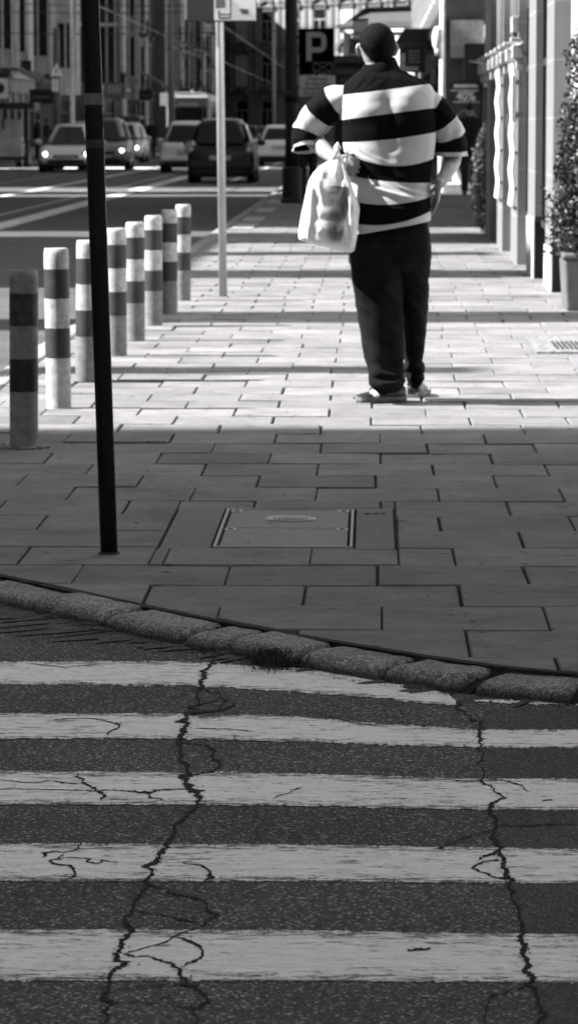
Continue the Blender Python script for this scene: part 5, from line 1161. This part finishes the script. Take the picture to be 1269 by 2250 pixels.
s = NB('skin'); c = s.ramp(s.noise(12, 5, .6), [(.3, .20), (.7, .27)]); s.link(c, s.b.inputs['Base Color']); s.b.inputs['Roughness'].default_value = .5; s.bump(s.noise(300, 3, .6), .1, .002)
s.b.inputs['Subsurface Weight'].default_value = .08; s.b.inputs['Subsurface Radius'].default_value = (.01, .01, .01); M_SKIN = s.m
body = mk('body', m, M_SKIN, mroot, smooth=True, off=OFF); remesh(body, .0045, 5)
M_EYE = plain('eye', .5, .2)
for sx in (-1, 1): mk('eye', MB().ell((hc.x + sx * .031, fy - .016, hc.z + .004), (.013, .012, .008), 12, 8), M_EYE, mroot, smooth=True, off=OFF)
# short dark hair: a layer grown from the scalp and nape, fading out at the neck
HL = [(780, 88), (790, 100), (800, 117), (815, 132), (830, 141), (850, 144), (866, 140), (880, 132)]
def hairline(px):
    for a_, b_ in zip(HL[:-1], HL[1:]):
        if px <= b_[0]: return a_[1] + (b_[1] - a_[1]) * (px - a_[0]) / (b_[0] - a_[0])
    return HL[-1][1]
def depth_in(p):                                          # how far inside the hair area a scalp point lies, in metres
    py = 103 - (p.z - hc.z) / PX; px = 828 + (p.x - hc.x) / PX
    if p.y < hc.y - .02: d = (hairline(px) - py) * PX
    else: d = p.z - hc.z - (.0 + max(0, (p.y - hc.y + .02)) * .55)
    if abs(p.x - hc.x) > .0805 and p.z < hc.z + .022: d = -.05
    return d + .004 * mn.noise(p * 60)
me = body.data; o_ = Vector(OFF); m = MB(); idx = {}; r = random.Random(6)
for f in me.polygons:
    c0 = Vector(f.center) + o_
    if c0.z < hc.z - .12: continue
    if depth_in(c0) <= 0: continue
    ids = []
    for vi in f.vertices:
        if vi not in idx:
            v = me.vertices[vi]; p = v.co + o_; d = depth_in(p); idx[vi] = len(m.V); q = p + Vector(v.normal) * (min(.006, max(.0004, d * .12 + .0004)) + .0012 * mn.noise(p * 140)); m.V.append(tuple(q))
        ids.append(idx[vi])
    m.F.append(tuple(ids))
for f in me.polygons:                                     # cropped stubble
    c0 = Vector(f.center) + o_
    if c0.z < hc.z - .12: continue
    d = depth_in(c0)
    if d < -.020: continue
    for _ in range(2 if d > .003 else (1 if r.random() < (1 + d / .020) * 1.2 else 0)):
        n = Vector(f.normal); p = c0 + n * (.003 if d > .01 else .0) + Vector((r.gauss(0, .002), r.gauss(0, .002), r.gauss(0, .002))); t = (n * .8 + Vector((r.gauss(0, .3), r.gauss(0, .3), -.6))).normalized() * r.uniform(.003, .006); w_ = n.cross(t).normalized() * .0009
        m.add([p - w_, p + w_, p + t], [(0, 1, 2)])
mk('hair', m, plain('dark_hair', .007, .9, scale=40, spec=.05), mroot, smooth=True, off=OFF)

# trousers
m = MB()
a_, _ = px_loft([(462, 797, 931, .105, 0, 8), (500, 785, 940, .115, 0, 8), (525, 768, 946, .13, 0, 4), (545, 764, 948, .135, .01, 3), (575, 764, 947, .125, .02, 0), (592, 775, 938, .09, .03, 0)], 30, 48, 2.3); m.add(a_.V, a_.F)
a_, _ = px_loft([(540, 764, 872, .115, -.015, 0), (600, 768, 880, .112, -.02, 0), (640, 773, 883, .108, -.025, 0), (700, 784, 887, .10, -.03, 0), (740, 792, 888, .097, -.035, 0), (780, 800, 890, .098, -.04, 0), (806, 808, 888, .092, -.04, 0), (816, 807, 893, .11, -.04, 0), (826, 812, 888, .098, -.04, 0), (836, 812, 891, .112, -.04, 3), (848, 824, 888, .09, -.04, 6), (858, 832, 885, .08, -.035, 5)], 90, 56, 2.2); m.add(a_.V, a_.F)
a_, _ = px_loft([(540, 858, 947, .115, .04, 0), (600, 866, 945, .112, .07, 0), (640, 873, 942, .108, .09, 0), (690, 881, 938, .10, .10, 0), (740, 886, 934, .095, .12, 0), (785, 886, 929, .092, .14, 0), (800, 888, 927, .09, .15, 0), (811, 884, 934, .11, .16, 0), (821, 888, 928, .096, .165, 0), (832, 886, 932, .11, .17, 0), (842, 888, 926, .095, .17, 0), (853, 890, 924, .08, .17, 0)], 90, 56, 2.2); m.add(a_.V, a_.F)
M_TRO = plain('trouser_cloth', .009, .9, spec=.04, scale=9, var=.5, bump=.3)
tro = mk('trousers', m, M_TRO, mroot, smooth=True, off=OFF); remesh(tro, .0065, 3)
me = tro.data; nv_ = len(me.vertices); co = np.empty(nv_ * 3); me.vertices.foreach_get('co', co); co = co.reshape(-1, 3); no = np.empty(nv_ * 3); me.vertices.foreach_get('normal', no); no = no.reshape(-1, 3)
for i in range(nv_):
    x, y, z = co[i]; low = max(0, 1 - abs(z - .09) / .13); mid = max(0, 1 - abs(z - .5) / .35)
    d = .010 * mn.noise(Vector((x * 13, y * 13, z * 2.5))) + low * (.024 * mn.noise(Vector((x * 10 + 3, y * 10, z * 30))) + .007 * mn.noise(Vector((x * 18, y * 16, z * 60 + x * 30)))) + mid * .009 * mn.noise(Vector((x * 9, y * 9, z * 22 + x * 20)))
    co[i] += no[i] * d
me.vertices.foreach_set('co', co.ravel()); me.update()
# shoes
s = NB('shoe_upper'); at = s.n('ShaderNodeAttribute', attribute_name='panel'); nn = s.noise(38, 3, .5)
ad = s.n('ShaderNodeMath', operation='MULTIPLY_ADD'); s.link(nn, ad.inputs[0]); ad.inputs[1].default_value = .9; s.link(at.outputs['Fac'], ad.inputs[2])
c = s.ramp(ad.outputs[0], [(.60, .008), (.68, .02), (.78, .03), (.84, .8)]); s.link(c, s.b.inputs['Base Color']); s.b.inputs['Roughness'].default_value = .45; M_SHOE = s.m
M_SOLE = plain('shoe_sole', .13, .7, scale=30, var=.5); M_SOLD = plain('sole_dark', .03, .8)
def shoe(heel, toe, flip):
    h, t = Vector((heel.x, heel.y, 0)), Vector((toe.x, toe.y, 0)); d = (t - h); L = d.length; d.normalize(); s_ = Vector((-d.y, d.x, 0))
    st = [(0, .022, .068), (.03, .031, .078), (.10, .036, .088), (.22, .037, .092), (.34, .038, .090), (.46, .041, .078), (.58, .045, .064), (.72, .047, .052), (.85, .042, .044), (.94, .031, .037), (1.0, .013, .030)]
    ks = [q[0] for q in st]; rings = []; pan = []; n = 28
    for i in range(31):
        f = i / 30; _, w_, hh = cr(st, ks, f); c = h + d * L * f + s_ * .006 * math.sin(f * math.pi) * flip
        for k in range(n):
            a = 2 * math.pi * k / n; x = w_ * math.cos(a) * (1 - .35 * max(0, math.sin(a)) ** 2); z = .02 + (hh - .02) * (max(0, math.sin(a)) ** .8) if math.sin(a) > 0 else .018
            rings.append(c + s_ * x + Vector((0, 0, z))); pan.append(.55 * math.exp(-((f - .64) / .11) ** 2) * (1 if z > .03 else .4) + (.12 if f > .8 else 0))
    m = MB(); m.V = [tuple(v) for v in rings]
    for i in range(30):
        for k in range(n): j = (k + 1) % n; m.F.append((i * n + k, i * n + j, (i + 1) * n + j, (i + 1) * n + k))
    m.F += [tuple(range(n - 1, -1, -1)), tuple(30 * n + i for i in range(n))]
    o = mk('shoe', m, M_SHOE, mroot, smooth=True, off=OFF); setattr_f(o, 'panel', pan)
    m = MB(); R0, R1, R2 = [], [], []
    for side in (1, -1):
        for i in range(31):
            f = i / 30 if side > 0 else 1 - i / 30; _, w_, hh = cr(st, ks, f); c = h + d * L * f + s_ * .006 * math.sin(f * math.pi) * flip; w2 = w_ + .004
            for R_, z, e in ((R0, .001, -.004), (R1, .012, .001), (R2, .026 + .006 * max(0, .3 - f), -.001)): R_.append(c + s_ * side * (w2 + e) + Vector((0, 0, z)))
    m.loft([R0, R1, R2]); mk('sole', m, M_SOLE, o, off=OFF)
    m = MB()
    for i in range(5):
        f = .40 + i * .055; c = h + d * L * f; hz = cr(st, ks, f)[2]; m.tube([c + s_ * .02 + Vector((0, 0, hz - .006)), c + d * .006 + Vector((0, 0, hz + .003)), c - s_ * .02 + Vector((0, 0, hz - .006))], [.0028], 6)
    mk('laces', m, M_SOLE, o, off=OFF)
shoe(G(888, 881), G(778, 885), 1); hk = G(906, 874); shoe(hk, hk + Vector((.05, .27, 0)), -1)

# carrier bag
s = NB('bag_plastic'); t = s.t; t.nodes.remove(s.b); df = s.n('ShaderNodeBsdfDiffuse'); tl_ = s.n('ShaderNodeBsdfTranslucent'); gl = s.n('ShaderNodeBsdfGlossy'); trn = s.n('ShaderNodeBsdfTransparent')
at = s.n('ShaderNodeAttribute', attribute_name='contents'); cc_ = s.ramp(at.outputs['Fac'], [(.1, .72), (.5, .18), (.9, .07)]); s.link(cc_, df.inputs[0]); s.link(cc_, tl_.inputs[0]); gl.inputs[0].default_value = g3(.9); gl.inputs[1].default_value = .25
m1, m2, m3 = s.n('ShaderNodeMixShader'), s.n('ShaderNodeMixShader'), s.n('ShaderNodeMixShader'); m1.inputs[0].default_value = .10; m2.inputs[0].default_value = .06; m3.inputs[0].default_value = .06
s.link(df.outputs[0], m1.inputs[1]); s.link(tl_.outputs[0], m1.inputs[2]); s.link(m1.outputs[0], m2.inputs[1]); s.link(gl.outputs[0], m2.inputs[2]); s.link(m2.outputs[0], m3.inputs[1]); s.link(trn.outputs[0], m3.inputs[2])
outn = [n for n in t.nodes if n.type == 'OUTPUT_MATERIAL'][0]; s.link(m3.outputs[0], outn.inputs['Surface']); M_BAG = s.m
broot = thing('carrier_bag', M(722, 540, -.13), 'full white plastic carrier bag with grey contents hanging from the left hand of the man', 'bag'); BO = broot.location
rows = [(348, 733, 752, .012, 0, 0), (356, 716, 754, .022, 0, 0), (366, 702, 757, .035, 0, 0), (378, 690, 762, .045, 0, 0), (395, 680, 769, .055, 0, 0), (420, 674, 778, .066, 0, -1), (450, 668, 789, .072, 0, -3), (480, 662, 787, .075, 0, -5), (510, 658, 784, .074, 0, -9), (530, 657, 780, .07, 0, -11), (538, 660, 777, .055, 0, -12), (541, 670, 769, .03, 0, -12)]
bf = seg_fold([(700, 400, 716, 470, 5, .010), (730, 400, 722, 480, 4, .013), (708, 480, 718, 532, 4, .011), (700, 500, 706, 532, 3, .009), (770, 440, 758, 510, 5, .011), (776, 450, 768, 500, 3, .010), (745, 470, 722, 525, 5, .006), (755, 490, 740, 520, 3, .007), (742, 352, 728, 420, 4, .012), (748, 352, 772, 415, 4, .010), (715, 365, 690, 420, 6, .006), (690, 395, 676, 520, 3, .007), (735, 420, 700, 525, 3, .008), (765, 400, 782, 470, 3, .009)], .005)
m, P = px_loft(rows, 100, 110, 4.5, lambda x, y: bf(x, y) - .004 + .014 * (.35 - abs(mn.noise(Vector((x * .07, y * .010, 8))))) + .007 * (.35 - abs(mn.noise(Vector((x * .13, y * .022, 2))))), cap=True, dyc=-.135); bag = mk('bag_body', m, M_BAG, broot, smooth=True, off=BO)
def contents(x, y, q):                                    # grey goods pressed against the plastic
    if q > YM - .17: return 0
    n1 = 5 * mn.noise(Vector((x * .06, y * .03, 4))); l = 722 + (y - 400) * -.08 + n1; r_ = 767 + n1 * .5 - max(0, y - 450) * .18
    a = min(1, max(0, (x - l) / 5)) * min(1, max(0, (r_ - x) / 4)) * min(1, max(0, (y - 403 - .12 * (x - 720)) / 3)) * min(1, max(0, (537 - y) / 25))
    st = .5 + .5 * mn.noise(Vector((x * .11 + y * .05, y * .018, 9))); return a * (.55 + .5 * st) + (.2 * max(0, mn.noise(Vector((x * .05, y * .02, 1)))) if x > 710 and y > 410 else 0)
setattr_f(bag, 'contents', [contents(p[0], p[1], v[1]) for p, v in zip(P, m.V)])
m = MB(); 
for pts in ([(738, 356, -.14), (737, 340, -.15), (737, 322, -.145), (742, 314, -.12), (748, 326, -.10)], [(748, 356, -.14), (745, 340, -.15), (742, 328, -.14), (739, 318, -.12)], [(722, 364, -.135), (731, 348, -.15), (738, 332, -.148)], [(756, 368, -.13), (760, 352, -.14), (764, 338, -.13), (763, 326, -.11)]):
    m.tube([M(*p) for p in pts], [(.009, .003), (.006, .003), (.007, .003), (.006, .003), (.004, .002)][:len(pts)], 10, up=(1, 0, 0))
mk('handles', m, plain('bag_white', .8, .5), broot, smooth=True, off=BO)

# ------------------------------------------------------------------ people further off
M_DJ, M_DT, M_HR = plain('dark_jacket', .012, .85), plain('dark_trousers', .015, .85), plain('hair_dark', .02, .7); M_HF = plain('hair_fair', .45, .8)
def walker(px, py, H, label, jm=M_DJ, tm=M_DT, hm=M_HR, rz=0, Y=None, z=0.0, step=.15, group='people far along the street', bagm=False):
    g = G(px, py, z) if Y is None else Vector((AT(px, py, Y).x, Y, z)); root = thing('person', g, label, 'person', group, rz=rz); k = H / 1.75
    def S(*p): return Vector(p) * k
    b = MB(); b.ell(S(0, 0, 1.63), (.078 * k, .09 * k, .115 * k), 14, 10); b.tube([S(0, 0, 1.38), S(0, 0, 1.56)], [.055 * k], 10); b.ell(S(0, .09, 1.62), (.014 * k, .02 * k, .02 * k), 8, 6)
    b.ell(S(0, 0, 1.2), (.16 * k, .09 * k, .27 * k), 14, 10); b.ell(S(0, 0, .95), (.15 * k, .1 * k, .14 * k), 12, 8)
    for sx in (-1, 1):
        b.tube([S(sx * .16, 0, 1.4), S(sx * .22, -.02, 1.12), S(sx * .24, .06 * sx, .88)], [.045 * k, .04 * k, .028 * k], 10); hand(b, S(sx * .24, .06 * sx, .86), (0, .1, -1), (sx, 0, 0), (0, 1, 0), (.3, .3, .3, .3), k)
        b.tube([S(sx * .09, 0, .95), S(sx * .095, sx * step * .5 + .03, .5), S(sx * .09, sx * step, .08)], [.08 * k, .055 * k, .04 * k], 10); b.tube([S(sx * .09, sx * step - .06, .04), S(sx * .095, sx * step + .16, .035)], [(.04 * k, .035 * k), (.03 * k, .04 * k)], 10, dome=True)
    o = mk('body', b, M_SKIN, root, smooth=True); remesh(o, .011, 2)
    j = MB(); j.tube([S(0, 0, .8), S(0, 0, 1.0), S(0, 0, 1.2), S(0, 0, 1.38), S(0, 0, 1.46), S(0, 0, 1.5)], [(.13 * k, .2 * k), (.125 * k, .185 * k), (.13 * k, .2 * k), (.12 * k, .21 * k), (.09 * k, .14 * k), (.065 * k, .07 * k)], 20, up=(0, 1, 0))
    for sx in (-1, 1): j.tube([S(sx * .17, 0, 1.41), S(sx * .23, -.02, 1.13), S(sx * .25, .05 * sx, .92)], [.065 * k, .058 * k, .045 * k], 12, dome=True)
    o = mk('jacket', j, jm, root, smooth=True); remesh(o, .014, 2)
    t = MB(); t.ell(S(0, 0, .92), (.17 * k, .12 * k, .14 * k), 14, 8)
    for sx in (-1, 1): t.tube([S(sx * .09, 0, .95), S(sx * .095, sx * step * .5 + .03, .5), S(sx * .09, sx * step, .07)], [.1 * k, .08 * k, .07 * k], 14)
    o = mk('trousers', t, tm, root, smooth=True); remesh(o, .014, 2)
    h = MB(); h.ell(S(0, -.012, 1.665), (.088 * k, .095 * k, .1 * k), 14, 10); mk('hair', h, hm, root, smooth=True)
    s_ = MB()
    for sx in (-1, 1): s_.tube([S(sx * .09, sx * step - .07, .04), S(sx * .095, sx * step + .18, .035)], [(.043 * k, .042 * k), (.033 * k, .047 * k)], 12, dome=True)
    mk('shoes', s_, M_FDARK, root, smooth=True); return root
walker(1030, 428, 1.78, 'person in dark clothes walking away on the pavement beside the hedge shrub', step=.12)
walker(676, 436, 1.72, 'dark-clad person half hidden between the lamp column plinth and the carrier bag', step=.1)
walker(258, 362, 1.72, 'fair-haired person in a dark jacket crossing in front of the grey car', hm=M_HF, rz=R(-80), z=RZ, step=.2)
walker(333, 347, 1.75, 'person in dark clothes standing in the road left of the tram', z=RZ, step=.1, rz=R(180))
walker(84, 352, 1.78, 'dark figure standing beside the bus shelter behind the silver car', z=0, step=.05, rz=R(90)); walker(103, 346, 1.7, 'second dark figure waiting right of the one beside the bus shelter', z=0, step=.05, rz=R(60))
walker(612, 318, 1.7, 'small far pedestrian in pale clothes above the silver saloon', jm=plain('pale_coat', .6, .8), z=RZ, step=.12)
# white box and carrier bag by the far walker
a, b = G(970, 424), G(1029, 424); wb = thing('white_box', ((a.x + b.x) / 2, a.y + .2, 0), 'white low box standing on the pavement beyond the right hand of the man', 'box'); W_ = (b.x - a.x) / 2
h_ = AT(1000, 402, a.y).z; mk('tub', MB().box(-W_, W_, -.16, .16, 0, h_ - .07, -.01, -.01), plain('box_white', .8, .6), wb, bevel=.03, seg=3); mk('lid', MB().box(-W_ - .012, W_ + .012, -.18, .18, h_ - .069, h_), plain('lid_white', .75, .6), wb, bevel=.02, seg=3)
bg_ = thing('carrier_bag', (AT(1004, 400, a.y + .2).x, a.y + .2, h_ + .002), 'small crumpled white bag lying on the low white box', 'bag')
m = MB(); r = random.Random(12); m.tube([(0, 0, 0), (.02, 0, .06), (-.02, 0, .2), (-.05, 0, .36), (-.07, 0, .5)], [(.14, .09), (.13, .09), (.06, .05), (.035, .03), (.05, .03)], 18, up=(1, 0, 0)); m.V = [(v[0] + .02 * mn.noise(Vector(v) * 14), v[1] + .02 * mn.noise(Vector(v) * 11 + Vector((3, 0, 0))), max(0, v[2])) for v in m.V]; mk('bag_body', m, plain('bag_white', .8), bg_, smooth=True); mk('handle', MB().tube([(-.09, 0, .5), (-.1, 0, .6), (-.05, 0, .6), (-.05, 0, .5)], [.008], 6), plain('bag_white', .8), bg_)
